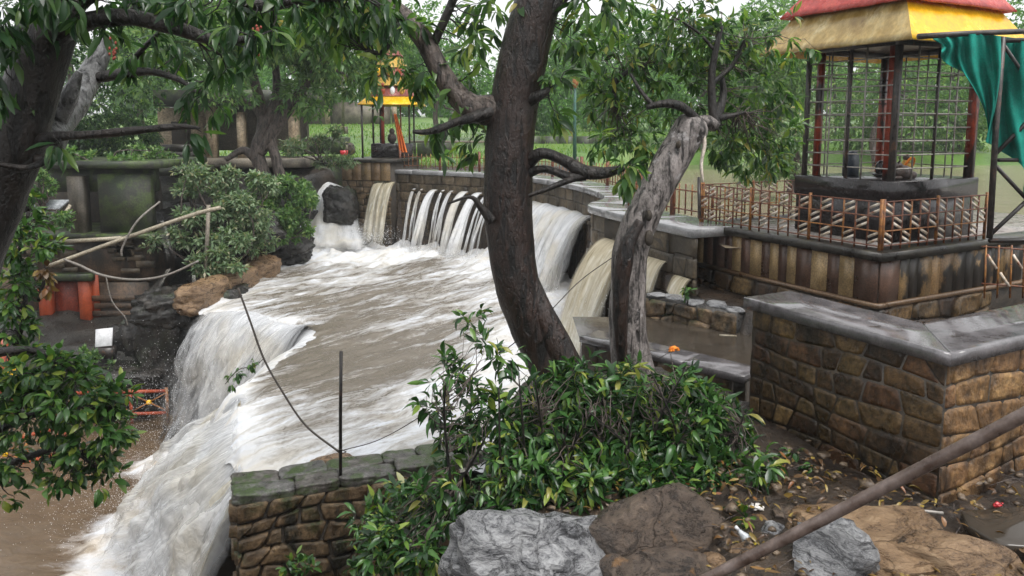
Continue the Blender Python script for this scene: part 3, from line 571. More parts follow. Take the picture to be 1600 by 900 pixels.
def spout(px, z, wpx, speed, mat, label, drop=None, **kw):
    s = dam_s(px); Yd = dam2(s)[1]; w_ = wpx * mpp(Yd) / 2; n_ = dam2(s, 1.) - dam2(s); top = [damp(s - w_ * 1.3, z, .02), damp(s, z + .01, .02), damp(s + w_ * 1.3, z, .02)]
    t1 = math.sqrt(2 * ((drop if drop else z - ZP) + .12) / 9.8)
    o = fall('spout', top, [V3(n_[0], n_[1], 0) * speed] * 3, t1, mat, label, **kw)
    a, b = damp(s - w_ * 1.3, z - .11, -.02), damp(s + w_ * 1.3, z - .11, -.02); nn = V3(n_[0], n_[1], 0)
    part('sill', cbox(a, b - a, nn * .22, UP * .08), M['stone_dam'], dam)
    return o
ORD = ['first', 'second', 'third', 'fourth', 'fifth', 'sixth', 'seventh', 'eighth', 'ninth']
for k, (px, wp, sp, dn) in enumerate([(648, 4, 1.4, .5), (661, 3, 1.4, .4), (680, 9, 2.0, .95), (694, 3.5, 1.5, .45), (708, 5, 1.7, .5), (728, 12, 2.2, .95), (751, 11, 2.3, .95), (767, 5, 2.0, .6), (782, 6, 2.0, .6)]):
    spout(px, -2.36, wp, sp, 'fall_white', '%s water jet from the far pier along the dam face' % ORD[k], nu=10, nt=24, wob=.05, foam=.25, dense=dn, edge_t=.2, layers=2, seed=k * 7)
s0, s1 = dam_s(832), dam_s(931)
s1 = max(s1, s0 + 4.2); sA = np.linspace(s0, s0 + 5.0, 14)
nn = [dam2(s, 1.) - dam2(s) for s in sA]
fall('broad_cascade', [damp(s, -2.40 - .02 * (i % 3), .02) for i, s in enumerate(sA)], [V3(a[0], a[1], 0) * 1.9 for a in (nn[0], nn[-1])], .70, 'fall_white', 'broad white cascade over the dam behind the two tree trunks', nu=90, nt=34, wob=.10, foam=.2, dense=.72, edge_t=.15, layers=3, seed=3)
for i in range(9):
    s = s0 + .3 + i * .55; a, b = damp(s, -2.62, 0), damp(s + .34, -2.62, 0); n_ = dam2(s, 1.) - dam2(s)
    part('sill', cbox(a, b - a, V3(n_[0], n_[1], 0) * .16, UP * .1), M['stone_dam'], dam)
# tan sheets from the near end of the dam
for (pxa, pxb, z, sp, zl, lab) in [(938, 990, -2.22, 1.75, ZP, 'widest tan sheet of water pouring left of the grey leaning trunk'), (1008, 1049, -2.32, 1.0, -2.8, 'tan sheet of water between leaning trunk and shrine platform'), (1056, 1084, -2.5, .9, -3.0, 'small tan water spill against the shrine platform wall')]:
    sa, sb = dam_s(pxa), dam_s(pxb)
    if pxa == 938: sa = DL - 3.15; sb = DL - 1.75
    elif pxa == 1008: sa = DL - 1.45; sb = DL - .75
    else: sa = DL - .55; sb = DL - .05
    q = np.linspace(sa, sb, 5); a = dam2(sa, 1.) - dam2(sa); b = dam2(sb, 1.) - dam2(sb)
    fall('water_sheet', [damp(s, z, .03) for s in q], [V3(a[0], a[1], 0) * sp, V3(b[0], b[1], 0) * sp], math.sqrt(2 * (z - zl + .1) / 9.8), 'fall_tan', lab, nu=44, nt=28, wob=.06, foam=-.05, dense=1.1, edge_t=.1, layers=2, seed=int(pxa))
    part('opening_shade', boxv(damp(sa, z - .05, .012), damp(sb, z - .05, .012) - damp(sa, z - .05, .012), (damp(sa, z, .05) - damp(sa, z, .012)), UP * .42), M['mortar'], dam)  # solid dark box on the wall face, standing in for the outlet's shade
# big double jet at the far pier and the cascade over the rocks beside it
p0 = pt(600, 283, 29.2)
for dx, lab in ((0, 'thick tan jet beside the far pier, falling nearest to it'), (.42, 'thick tan jet beside the far pier, on the dam side')):
    c = p0 + V3(dx - .1, -.1 - dx * .4, -.02 * dx); fall('spout', [c + V3(-.24, .1, 0), c + V3(.22, -.1, 0)], [V3(-.55, -1.9, .1)] * 2, .70, 'fall_tan', lab, nu=12, nt=26, wob=.08, foam=.1, dense=1.1, edge_t=.15, layers=2, seed=int(dx * 9) + 80)
def cascade(name, L0, L1, n, m, mat, label, amp=.25, seed=0, wob=.5, dn=1., et=.1, fo=.4, prof=1.3, es=True, rgh=.0):
    """lumpy water sliding over rocks between an upper and a lower edge"""
    L0, L1 = catmull(L0, 8), catmull(L1, 8); f = np.linspace(0, 1, n)
    A_ = np.stack([np.interp(f, np.linspace(0, 1, len(L0)), L0[:, k]) for k in range(3)], 1); B_ = np.stack([np.interp(f, np.linspace(0, 1, len(L1)), L1[:, k]) for k in range(3)], 1)
    t = np.linspace(0, 1, m)[None, :, None]; P = A_[:, None] * (1 - t) + B_[:, None] * t
    P[..., 2] = A_[:, None, 2] + (B_[:, None, 2] - A_[:, None, 2]) * t[..., 0] ** prof
    W = np.linalg.norm(np.diff(A_, axis=0), axis=1).sum() ; Ln = np.linalg.norm(A_ - B_, axis=1).mean()
    q = np.stack(np.broadcast_arrays(f[:, None] * W * 2.2, t[..., 0] * Ln * .9, 0.), -1)
    q = q * V3(1.25, .55, 1); nz_ = fbm(q, 3, seed) * 2 + .3 * fbm(q * V3(3.5, 1.4, 1), 2, seed + 4)
    nz_ = nz_ + rgh * fbm(P * V3(2.6, 2.6, 2.6), 4, seed + 8) * (.3 + t[..., 0])
    nd = nrm(np.cross(B_[n // 2] - A_[n // 2], A_[-1] - A_[0])); nd = nd if nd[2] > 0 else -nd
    P = P + (amp * nz_ * np.clip(t[..., 0] * 4, .0, 1))[..., None] * nd
    e = np.ones((n, m))
    if es: e *= np.clip(np.minimum(np.arange(n), n - 1 - np.arange(n)) / (n * .08), .0, 1)[:, None]
    if et > 0: e *= np.clip((1 - np.linspace(0, 1, m)) / et, 0, 1)[None]
    UVc = np.stack(np.broadcast_arrays(f[:, None] * W, t[..., 0] * Ln), -1).reshape(-1, 2)
    o = part(name, (P.reshape(-1, 3), grid_faces(n, m)), M[mat], uv=UVc, attrs={'edge': e.ravel(), 'foam': np.clip(fo + .5 * nz_, -1, 1.5).ravel(), 'dense': np.full(n * m, dn)}, smooth=True)
    return tag(o, label, 'waterfall', None, 'structure')
cascade('rock_cascade', [pt(488, 288, 30.2), pt(512, 284, 30.4), pt(545, 296, 30.2)], [pt(438, 388, 27.5), pt(500, 396, 26.6), pt(575, 392, 27)], 46, 40, 'fall_white', 'white cascade tumbling over dark rocks beside the far pier', .16, 5, dn=.75, fo=.15, prof=1.1, rgh=1.0)
# the big waterfall off the left lip
lipAB = [V3(float(xl(y)) + .12, y + .02, ZP - .02 + .08 * math.sin(y * 5)) for y in np.linspace(18.55, 16.7, 12)]
fall('big_waterfall', lipAB, [V3(-.9, -1.0, .4), V3(-1.7, -1.3, .8)], .95, 'fall_white', 'tall white waterfall curtain dropping into the lower brown pool', nu=110, nt=46, wob=.22, foam=.2, dense=1.0, edge_t=.5, layers=3, seed=21)
fall('big_waterfall', lipAB, [V3(-1.3, -1.5, .6), V3(-2.1, -1.8, 1.0)], 1.0, 'fall_mist', 'grey veil of spray in front of the tall white waterfall', nu=80, nt=46, wob=.4, foam=.2, dense=.25, edge_t=.5, layers=2, seed=41)
lipBC = [V3(float(xl(y)) + .1, y, ZP - .1) for y in np.linspace(16.9, 12.2, 14)]
fall('lip_waterfall', lipBC, [V3(-1.9, -.3, .5), V3(-2.0, .3, .1)], .84, 'fall_white', 'white water curling over the pool lip beside the tall curtain', nu=80, nt=36, wob=.14, foam=.3, dense=.95, edge_t=.2, layers=2, seed=51)
yb = np.linspace(13.2, 9.05, 9)
L0 = [V3(float(xl(y)) + .03, y, ZP - .15) for y in yb]
L1 = [V3(*p) for p in zip(np.interp(np.linspace(0, 1, 9), [0, .6, 1], [-7.5, -6.9, -4.5]), np.interp(np.linspace(0, 1, 9), [0, .6, 1], [14.9, 12.2, 9.05]), np.full(9, ZL + .05))]
cascade('steep_chute', L0, L1, 170, 140, 'fall_tan', 'foaming white chute of water beside the broken masonry wall', .15, 8, dn=1.5, et=.1, fo=.25, prof=1.25, rgh=.35)
cascade('chute_foam', [p + V3(-.05, 0, .03) for p in L0], [p + V3(-.1, -.2, .25) for p in L1], 150, 120, 'fall_white', 'torn white foam racing down the chute beside the broken wall', .20, 9, dn=.5, et=.2, fo=.5, prof=1.15, rgh=.6)
cascade('chute_foam', [p + V3(-.1, 0, .02) for p in L0], [p + V3(-.4, -.3, .35) for p in L1], 150, 120, 'fall_mist', 'veil of spray over the steep chute', .24, 10, dn=.42, et=.3, fo=.5, prof=1.1, rgh=.8)
# spray
g_ = np.random.default_rng(5); C_, Rr = [], []
def spray(c, sp, n, r=(.006, .022)):
    C_.append(np.asarray(c) + g_.normal(size=(n, 3)) * np.asarray(sp)); Rr.append(g_.uniform(*r, n) * g_.uniform(.3, 1, n))
spray((-7.7, 15.2, -6.3), (.8, .5, .8), 5000, (.002, .007)); spray((-7.2, 13.6, -7.2), (.9, .7, .4), 4000, (.002, .008)); spray((-6.6, 12.4, -6.4), (.8, .8, .5), 1500, (.002, .006))
spray(pt(575, 370, 27.8), (.5, .4, .25), 2500, (.004, .014)); spray(pt(480, 375, 27.5), (.7, .5, .22), 2000, (.004, .014))
for s in np.linspace(2.5, DL - 4.5, 26): spray(damp(s, ZP + .12, 1.5), (.25, .25, .12), 150, (.003, .012))
spray(pt(935, 500, 13.2), (.3, .3, .25), 400, (.003, .008))
C_ = np.concatenate(C_); Rr = np.concatenate(Rr); OV = np.array([[1, 0, 0], [-1, 0, 0], [0, 1, 0], [0, -1, 0], [0, 0, 1.6], [0, 0, -1.6]], float); OF = np.array([[0, 2, 4], [2, 1, 4], [1, 3, 4], [3, 0, 4], [2, 0, 5], [1, 2, 5], [3, 1, 5], [0, 3, 5]])
V = (C_[:, None] + OV[None] * Rr[:, None, None]).reshape(-1, 3); Fc = (OF[None] + 6 * np.arange(len(C_))[:, None, None]).reshape(-1, 3)
part('water_spray', (V, Fc), M['spray'], kind='stuff', label='white spray thrown up where the water lands', smooth=True)
# ------------------------------------------------------------------ near parapet wall (L-shaped)
wl_ = thing('parapet_wall', 'dark brown stone parapet wall with wide wet slate coping, beside the handrail', 'wall', K * V3(1, 1, 0) + UP * -2.95)
LL = float(np.dot(pz(1150, 466, ZN) - K, VV_)); CW, CT, WZ0 = .66, .105, -3.25
ov = .07
Kw = K + (U + VV_) * ov; Kw[2] = 0
part('core', boxv(Kw + UP * WZ0, U * .5, VV_ * (LL - ov * 2), UP * (ZN - CT - WZ0 - .004)), M['mortar_brown'], wl_)
part('core', boxv(Kw + U * .5 + UP * WZ0, U * 3.2, VV_ * .5, UP * (ZN - CT - WZ0 - .004)), M['mortar_brown'], wl_)
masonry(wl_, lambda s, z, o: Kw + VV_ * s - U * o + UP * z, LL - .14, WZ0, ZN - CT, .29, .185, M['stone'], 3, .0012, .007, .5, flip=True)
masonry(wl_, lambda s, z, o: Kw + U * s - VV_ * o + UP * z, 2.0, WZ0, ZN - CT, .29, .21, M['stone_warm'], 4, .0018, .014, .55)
masonry(wl_, lambda s, z, o: Kw + VV_ * (LL - .14) + U * s + VV_ * o + UP * z, .5, WZ0, ZN - CT, .3, .25, M['stone'], 5, .008, .02, .4, flip=True)
def slab2(poly, z0, z1, nsub=1, ch=.008, amp=.0018):
    """prism over a plan polygon with chamfered, slightly uneven top"""
    P = []
    for i in range(len(poly)):
        a, b = np.asarray(poly[i]), np.asarray(poly[(i + 1) % len(poly)])
        for k in range(nsub): P.append(a + (b - a) * k / nsub)
    P = np.array(P)[:, :2]; n = len(P); c = P.mean(0); rr = [(1., z0), (1., z1 - ch), (None, z1)]
    V = []
    area = sum(P[i][0] * P[(i + 1) % n][1] - P[(i + 1) % n][0] * P[i][1] for i in range(n)); sg = 1 if area > 0 else -1
    T = np.roll(P, -1, 0) - np.roll(P, 1, 0); N = np.stack([-T[:, 1], T[:, 0]], 1) * sg; N = nrm(N)
    for f, z in rr:
        R = P if f else P + N * ch
        jz = (fbm(np.column_stack([P * 3, np.zeros(n)]), 3, 5) * amp * 2)
        for i, p in enumerate(R): V.append((p[0] + jz[i] * .7, p[1] - jz[i] * .7, z + (jz[i] if z != z0 else 0)))
    V = np.array(V); Fc = [tuple(range(n))[::-sg], tuple(range(2 * n, 3 * n))[::sg]]
    for r in range(2):
        for k in range(n): f = (r * n + k, r * n + (k + 1) % n, (r + 1) * n + (k + 1) % n, (r + 1) * n + k); Fc.append(f[::sg])
    return V, Fc
in_ = K + (U + VV_) * CW
part('coping_slab', slab2([K, in_, in_ + VV_ * (LL - CW), K + VV_ * LL], ZN - CT, ZN, 14), M['coping'], wl_)
E_ = K + U * .006 - VV_ * 0
part('coping_slab', slab2([K + U * .004, K + U * 3.6, K + U * 3.6 + VV_ * CW, in_ + U * .004 - VV_ * .0], ZN - CT, ZN + .001, 14), M['coping'], wl_)
# low parapet that runs on from it towards the pool
lowp = thing('low_parapet', 'low stone parapet with a flat slab, half hidden behind the leafy shrub', 'wall', (2., 8.5, -3.3))
a0, a1 = pz(1163, 588, -2.76), pz(905, 524, -2.76); d_ = nrm(a1 - a0); s_ = nrm(np.cross(UP, d_)) * -1
if s_[1] < 0: s_ = -s_
Ln = np.linalg.norm(a1 - a0)
for k in range(3): part('slab', slab2([a0 + d_ * (Ln * k / 3 + .004), a0 + d_ * (Ln * (k + 1) / 3 - .004), a0 + d_ * (Ln * (k + 1) / 3 - .004) + s_ * .42, a0 + d_ * (Ln * k / 3 + .004) + s_ * .42], -2.85, -2.76 - .004 * k, 5), M['coping'], lowp)
part('core', boxv(a0 + s_ * .06 + UP * (-5.2 + 2.76), d_ * Ln, s_ * .3, UP * (2.35)), M['mortar'], lowp)
masonry(lowp, lambda s, z, o: (a0 + s_ * (.06 - o) + d_ * s) * V3(1, 1, 0) + UP * z, Ln, -3.6, -2.85, .34, .25, M['stone'], 6, .008, .02, .5, flip=True)
# ------------------------------------------------------------------ broken wall at lower left
bw_ = thing('broken_wall', 'low rubble masonry wall with moss-covered cap, iron stake standing on it', 'wall', (-2.2, 9., -6.))
b0, b1 = pz(366, 780, -4.5) * V3(1, 1, 0), pz(720, 722, -4.5) * V3(1, 1, 0); bd = nrm(b1 - b0); bs = nrm(V3(-bd[1], bd[0], 0)); BL = float(np.linalg.norm(b1 - b0))
zt = -4.5
part('core', boxv(b0 + UP * -6.9 + bd * .02 + bs * .02, bd * (BL - .02), bs * .62, UP * (zt + 6.9 - .1)), M['mortar'], bw_)
masonry(bw_, lambda s, z, o: b0 + bd * s - bs * o + UP * z, BL, -6.5, zt - .08, .36, .215, M['stone_low'], 8, .020, .05, .7, cap=150)
masonry(bw_, lambda s, z, o: b0 + bs * s - bd * o + UP * z, .62, -6.5, zt - .08, .34, .22, M['stone_low'], 9, .014, .05, .6, flip=True)
def block(c, r, seed, p=7., rough=.03, ang=0., tilt=0., sub=4):
    V, Fc = ico(sub); V = V / (np.abs(V) ** p).sum(1, keepdims=True) ** (1 / p); V = V * (1 + rough * 2 * fbm(V * 2.2 + seed, 4, seed) + rough * fbm(V * 7 + seed, 2, seed + 3))[:, None] * np.asarray(r)
    V = V + np.stack([0 * V[:, 0], 0 * V[:, 0], V[:, 0] * tilt], 1); a, b = math.cos(ang), math.sin(ang); return np.stack([V[:, 0] * a - V[:, 1] * b, V[:, 0] * b + V[:, 1] * a, V[:, 2]], 1) + np.asarray(c), Fc
g_ = np.random.default_rng(4); ang_ = math.atan2(bd[1], bd[0])
for row in range(2):
    s = -.03
    while s < BL:
        w_ = g_.uniform(.4, .78); dz = g_.uniform(-.025, .025); part('cap_stone', block(b0 + bd * (s + w_ / 2) + bs * (.16 + row * .33 + g_.uniform(-.015, .015)) + UP * (zt - .05 + dz), (w_ * .5, .17, .075), int(abs(s) * 100 + 50) + row * 7, 9., .045, ang_ + g_.normal() * .03, g_.normal() * .05, 4), M['stone_moss'], bw_, True); s += w_
st = thing('iron_stake', 'thin black iron stake standing upright on the broken wall', 'stake', pt(532, 735, 9.0))
part('rod', tube([pt(532, 752, 9.05), pt(532, 640, 9.05), pt(533, 549, 9.05)], .022, 8, .06, 20), M['blackiron'], st)
part('tie', tube([pt(526, 705, 9.0), pt(533, 702, 8.97), pt(541, 706, 9.02), pt(534, 709, 9.08), pt(526, 705, 9.02)], .006, 5), M['wire'], st)
def wire(name, L, r, mat, label, cat, n=10, group=None):
    o = part(name, tube(catmull([pt(*a) for a in L], n), r, 6, .15, 14), M[mat]); return tag(o, label, cat, group)
wire('hanging_cable', [(372, 450, 9.6), (392, 505, 9.5), (412, 560, 9.4), (440, 610, 9.3), (478, 665, 9.2), (531, 707, 9.05)], .014, 'wire', 'dark twisted cable sagging to the iron stake from upper left', 'cable')
wire('barbed_wire', [(534, 704, 9.05), (590, 688, 9.0), (650, 655, 8.8), (700, 615, 8.6), (760, 570, 8.2), (840, 505, 7.8), (905, 440, 8.4), (960, 400, 8.6)], .006, 'wire', 'thin barbed wire running from the stake to the leaning trunk', 'wire')
tw = thing('leafy_twig', 'small leafy twig caught on the hanging cable', 'twig', pt(400, 575, 9.4))
part('stem', tube(catmull([pt(412, 560, 9.4), pt(398, 572, 9.4), pt(372, 578, 9.4), pt(352, 600, 9.4)], 5), .006, 5), M['wire'], tw)
def ledge_rock(name, cpx, cpy, Y, r, seed, mat, label, cuts=14, rotz=0, tilt=0, rough=.05, flat=None, group=None, sub=4, cat='rock'):
    o = part(name, rock(pt(cpx, cpy, Y), r, seed, cuts, rough, sub, rotz, tilt, flat), M[mat], smooth=True)
    try: o.data.set_sharp_from_angle(angle=math.radians(28))
    except Exception: pass
    return tag(o, label, cat, group)
ledge_rock('rock', 520, 728, 9.75, (.6, .3, .2), 31, 'rock_tan', 'tan stone just behind the iron stake at the pool edge')

# ------------------------------------------------------------------ shrine platform
ZT = ZC
pf = thing('shrine_platform', 'platform clad in brown and beige vertical panels carrying the nearer shrine', 'platform', Q * V3(1, 1, 0) + UP * -3.2)
PL = float(np.dot(pz(1075, 346, ZC) - Q, VV_)); PR = 6.5
Qi = (Q + (U + VV_) * .09) * V3(1, 1, 0)
part('core', boxv(Qi + UP * -3.6, U * (PR - .2), VV_ * (PL - .18), UP * (3.6 + ZC - .14)), M['mortar'], pf)
part('coping_slab', slab2([Q, Q + U * .34 + VV_ * .34, Q + U * .34 + VV_ * (PL - .0), Q + VV_ * PL], ZC - .12, ZC, 6), M['coping_dk'], pf)
part('coping_slab', slab2([Q + U * .004, Q + U * PR, Q + U * PR + VV_ * .34, Q + (U + VV_) * .34 + U * .004], ZC - .12, ZC + .001, 6), M['coping_dk'], pf)
part('coping_slab', slab2([Q + VV_ * (PL - .34) + U * .35, Q + VV_ * (PL - .34) + U * PR, Q + VV_ * PL + U * PR, Q + VV_ * PL + U * .35], ZC - .12, ZC - .002, 4), M['coping_dk'], pf)
part('floor', boxv(Q + (U + VV_) * .35 + UP * -.13, U * (PR - .4), VV_ * (PL - .7), UP * .12), M['tile'], pf)
Zp0, Zp1 = ZC - .70, ZC - .125
g_ = np.random.default_rng(12); s = .0; k = 0
while s < PL - .2:
    w_ = .36 if k == 0 else g_.choice([.17, .2, .24, .28]); w_ = min(w_, PL - .19 - s); e = s + w_
    if w_ > .03: part('panel', cbox(Qi + VV_ * (s + .003) - U * .0 + UP * Zp0, VV_ * (w_ - .006), -U * (.028 + .004 * (k % 2)), UP * (Zp1 - Zp0), .004), M['panel_dark'] if k in (0, 12, 13) or k % 2 == 0 else M['panel_light'], pf)
    s = e; k += 1
s = 0; k = 0
while s < 3.2:
    w_ = .40 if k == 0 else g_.choice([.2, .26, .3])
    part('panel', cbox(Qi + U * (s + .003) + UP * Zp0, U * (w_ - .006), -VV_ * (.028 + .004 * (k % 2)), UP * (Zp1 - Zp0), .004), M['panel_dark'] if k == 0 else M['panel_stained'], pf); s += w_; k += 1
part('ledge', cbox(Qi + UP * (Zp0 - .075) - (U + VV_) * .06, VV_ * (PL - .1), U * .2, UP * .07), M['panel'], pf)
part('ledge', cbox(Qi + UP * (Zp0 - .075) - VV_ * .062 + U * .145, U * (PR - .3), VV_ * .2, UP * .07), M['panel'], pf)
masonry(pf, lambda s, z, o: Qi + VV_ * s - U * o + UP * z, PL - .15, -3.45, Zp0 - .08, .36, .26, M['stone'], 15, .012, .05, .7, flip=True, cap=60)
masonry(pf, lambda s, z, o: Qi + U * s - VV_ * o + UP * z, 2.6, -3.0, Zp0 - .08, .4, .3, M['stone'], 16, .012, .04, .5, cap=30)
# rubble ledge where the small sheets land
rb = thing('rubble_ledge', 'low rubble ledge of wet stones below the tan water sheets', 'ledge', (2.5, 11.6, -3.3))
r0, r1 = pt(1000, 505, 12.1), pt(1152, 505, 10.9); rd = nrm((r1 - r0) * V3(1, 1, 0)); rs = V3(-rd[1], rd[0], 0); RL = float(np.linalg.norm((r1 - r0)[:2]))
part('core', boxv(r0 * V3(1, 1, 0) + UP * -3.6, rd * RL, rs * 1.2, UP * .82), M['rock_dark'], rb)
masonry(rb, lambda s, z, o: r0 * V3(1, 1, 0) + rd * s - rs * o + UP * z, RL, -3.35, -2.8, .34, .27, M['stone_low'], 19, .012, .07, .9)
for k in range(5): part('cap_stone', rock(r0 * V3(1, 1, 0) + rd * (.2 + k * RL / 5) + rs * (.15 + .1 * (k % 2)) + UP * -2.78, (.22, .25, .07), 60 + k, 14, .04, 3, k, 0, .5), M['rock_grey'], rb)
tag(part('floating_stick', bar(pt(1125, 525, 10.2) + UP * .01, pt(1150, 526, 10.3) + UP * .01, .035, .02), M['bamboo']), 'pale stick floating on the dark puddle water', 'stick')

# ------------------------------------------------------------------ nearer shrine
Z0, Z1 = -.76, 1.17
C0 = pz(1396, 284, Z0); PU, PVv = 2.05, 1.75
sh = thing('shrine', 'caged shrine with yellow and red tiered roof on a black granite plinth', 'shrine', C0 * V3(1, 1, 0) + UP * ZC)
def SP(a, b, z): return C0 * V3(1, 1, 0) + U * a + VV_ * b + UP * z
part('plinth', cbox(SP(.025, .025, ZC - .0), U * (PU - .05), VV_ * (PVv - .05), UP * (Z0 - ZC - .30), .01), M['granite'], sh)
part('plinth_top', cbox(SP(0, 0, Z0 - .30), U * PU, VV_ * PVv, UP * .30, .012), M['granite'], sh)
bx0, by0, bx1, by1 = .1, .1, PU - .1, PVv - .1
def post(name, a, b, w_, mat, z1=Z1 + .05): part(name, cbox(SP(a - w_ / 2, b - w_ / 2, Z0), U * w_, VV_ * w_, UP * (z1 - Z0), .006), M[mat], sh)
post('post', bx0 + .02, by0 + .02, .075, 'steel_dk'); post('post', bx0, by1, .06, 'steel_dk')
post('post', bx1, by0 + .0, .11, 'redpost'); post('post', bx1, by1, .09, 'redpost'); post('post', bx0 + .16, by1 - .1, .085, 'redpost'); post('post', bx0 + .2, by0 + .2, .11, 'redpost')
for f in (.33, .5, .72): post('upright_bar', bx0, by0 + (by1 - by0) * f, .018 if f != .5 else .04, 'steel' if f != .5 else 'steel_dk')
for f in (.24, .5, .76): post('upright_bar', bx0 + (bx1 - bx0) * f, by0, .018 if f != .5 else .035, 'steel' if f != .5 else 'steel_dk')
for f in (.25, .5, .75): post('upright_bar', bx1, by0 + (by1 - by0) * f, .016, 'steel'); post('upright_bar', bx0 + (bx1 - bx0) * f, by1, .016, 'steel')
for k in range(9):
    z = Z0 + .17 + k * .2
    for a, b, c, d in ((bx0, by0, bx0, by1), (bx0, by0, bx1, by0), (bx0, by1, bx1, by1), (bx1, by0, bx1, by1)):
        part('cross_bar', tube([SP(a, b, z), SP(c, d, z)], .0115, 6), M['steel'], sh)
part('ring_beam', join([boxv(SP(bx0 - .06, by0 - .06, Z1), U * (bx1 - bx0 + .12), VV_ * .09, UP * .09), boxv(SP(bx0 - .06, by1 - .03, Z1), U * (bx1 - bx0 + .12), VV_ * .09, UP * .09), boxv(SP(bx0 - .06, by0 + .03, Z1), U * .09, VV_ * (by1 - by0 - .06), UP * .09), boxv(SP(bx1 - .03, by0 + .03, Z1), U * .09, VV_ * (by1 - by0 - .06), UP * .09)]), M['steel_dk'], sh)
def tier(z0, o0, z1, o1, mats, name, th=.03):
    lo = [SP(-o0, -o0, z0), SP(PU + o0, -o0, z0), SP(PU + o0, PVv + o0, z0), SP(-o0, PVv + o0, z0)]; hi = [SP(-o1, -o1, z1), SP(PU + o1, -o1, z1), SP(PU + o1, PVv + o1, z1), SP(-o1, PVv + o1, z1)]
    for k in range(4):
        n = 22; A = np.linspace(0, 1, n); B = np.linspace(0, 1, 7); a, b, c, d = lo[k], lo[(k + 1) % 4], hi[(k + 1) % 4], hi[k]
        P = np.array([[(a + (b - a) * s) * (1 - t) + (d + (c - d) * s) * t for t in B] for s in A]); nr = nrm(np.cross(b - a, d - a))
        w_ = np.sin(np.linspace(0, math.pi, n))[:, None] * .6 + .1
        P = P + (fbm(P * V3(5, 5, 1.2) + k * 7, 3, 3) * .05 * w_)[..., None] * nr; Pi = P - nr * th
        V = np.concatenate([P.reshape(-1, 3), Pi.reshape(-1, 3)]); m = n * 7; Fc = [tuple(f) for f in grid_faces(n, 7)] + [tuple(f[::-1] + m) for f in grid_faces(n, 7)]
        ed = [i * 7 for i in range(n)]; Fc += [(ed[i + 1], ed[i], ed[i] + m, ed[i + 1] + m) for i in range(n - 1)]
        part(name, (V, [f[::-1] for f in Fc] if False else Fc), M[mats[k]], sh, smooth=True)
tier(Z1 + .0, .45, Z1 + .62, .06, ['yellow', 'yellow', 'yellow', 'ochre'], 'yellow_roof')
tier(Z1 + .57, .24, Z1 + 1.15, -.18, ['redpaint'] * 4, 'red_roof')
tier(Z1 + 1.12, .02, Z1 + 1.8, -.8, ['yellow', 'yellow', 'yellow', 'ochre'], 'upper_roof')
part('soffit', boxv(SP(-.33, -.33, Z1 + .10), U * (PU + .66), VV_ * (PVv + .66), UP * .02), M['steel_dk'], sh)
# things inside the cage
nb = thing('bull_statue', 'small dark stone bull lying at the cage corner of the shrine', 'statue', SP(.42, .32, Z0))
def ell(c, r, n=3, dirx=None):
    V, Fc = ico(n); V = V * np.asarray(r); ax = nrm(V3(*dirx)) if dirx is not None else U; ay = np.cross(UP, ax); return V[:, :1] * ax + V[:, 1:2] * ay + V[:, 2:3] * UP + np.asarray(c), [tuple(f) for f in Fc]
c = SP(.62, .3, Z0); dn_ = -U
part('body', ell(c + UP * .1, (.2, .11, .11)), M['statue'], nb, True); part('hump', ell(c + dn_ * .08 + UP * .2, (.06, .05, .05)), M['statue'], nb, True)
hd_ = part('head', join([ell(c + dn_ * .2 + UP * .2, (.085, .055, .06)), ell(c + dn_ * .26 + UP * .17, (.05, .04, .04))]), M['statue'], nb, True)
for s in (-1, 1):
    part('horn', tube(catmull([c + dn_ * .17 + VV_ * s * .04 + UP * .25, c + dn_ * .18 + VV_ * s * .08 + UP * .29, c + dn_ * .2 + VV_ * s * .06 + UP * .33], 4), [.012, .011, .01, .009, .008, .007, .006, .005, .003], 6), M['statue'], hd_)
    part('foreleg', ell(c + dn_ * .2 + VV_ * s * .08 + UP * .03, (.1, .03, .03), 2), M['statue'], nb, True); part('haunch', ell(c - dn_ * .14 + VV_ * s * .08 + UP * .06, (.09, .04, .06), 2), M['statue'], nb, True)
gi = thing('idol', 'small golden garlanded figure beside the stone bull', 'statue', SP(.95, .45, Z0)); c = SP(.92, .45, Z0)
part('seat', ell(c + UP * .05, (.13, .12, .055), 3), M['gold'], gi, True); to_ = part('torso', ell(c + UP * .17, (.085, .075, .12), 3), M['gold'], gi, True); part('head', ell(c + UP * .31, (.05, .05, .055), 3), M['statue'], gi, True)
part('garland', tube(catmull([c + U * .09 * math.cos(t) - VV_ * (.05 + .05 * math.sin(t)) + UP * (.2 + .11 * math.sin(t)) for t in np.linspace(0, 6.28, 13)], 3), .02, 7, .3, 40), M['petal'], to_, True)
sl = thing('stone_tablet', 'blue grey rounded stone tablet standing inside the shrine cage', 'tablet', SP(.7, 1.25, Z0))
A = np.linspace(0, math.pi, 9); prof2 = [(.14, 0)] + [(.14 * math.cos(t), .25 + .14 * math.sin(t)) for t in A] + [(-.14, 0)]
V = np.array([SP(.7 + a, 1.2 + o, Z0 + b) for o in (0, .09) for a, b in prof2]); m = len(prof2); Fc = [tuple(range(m)), tuple(range(m, 2 * m))[::-1]] + [(i, i + m, (i + 1) % m + m, (i + 1) % m) for i in range(m)]
part('slab', (V, Fc), M['bluegrey'], sl)
lg = thing('round_stone', 'black rounded stone on a small base inside the shrine cage', 'statue', SP(1.0, .9, Z0)); part('base', ell(SP(.98, .92, Z0 + .03), (.14, .11, .03)), M['granite'], lg, True); part('stone', ell(SP(.98, .92, Z0 + .13), (.08, .08, .12)), M['granite'], lg, True)

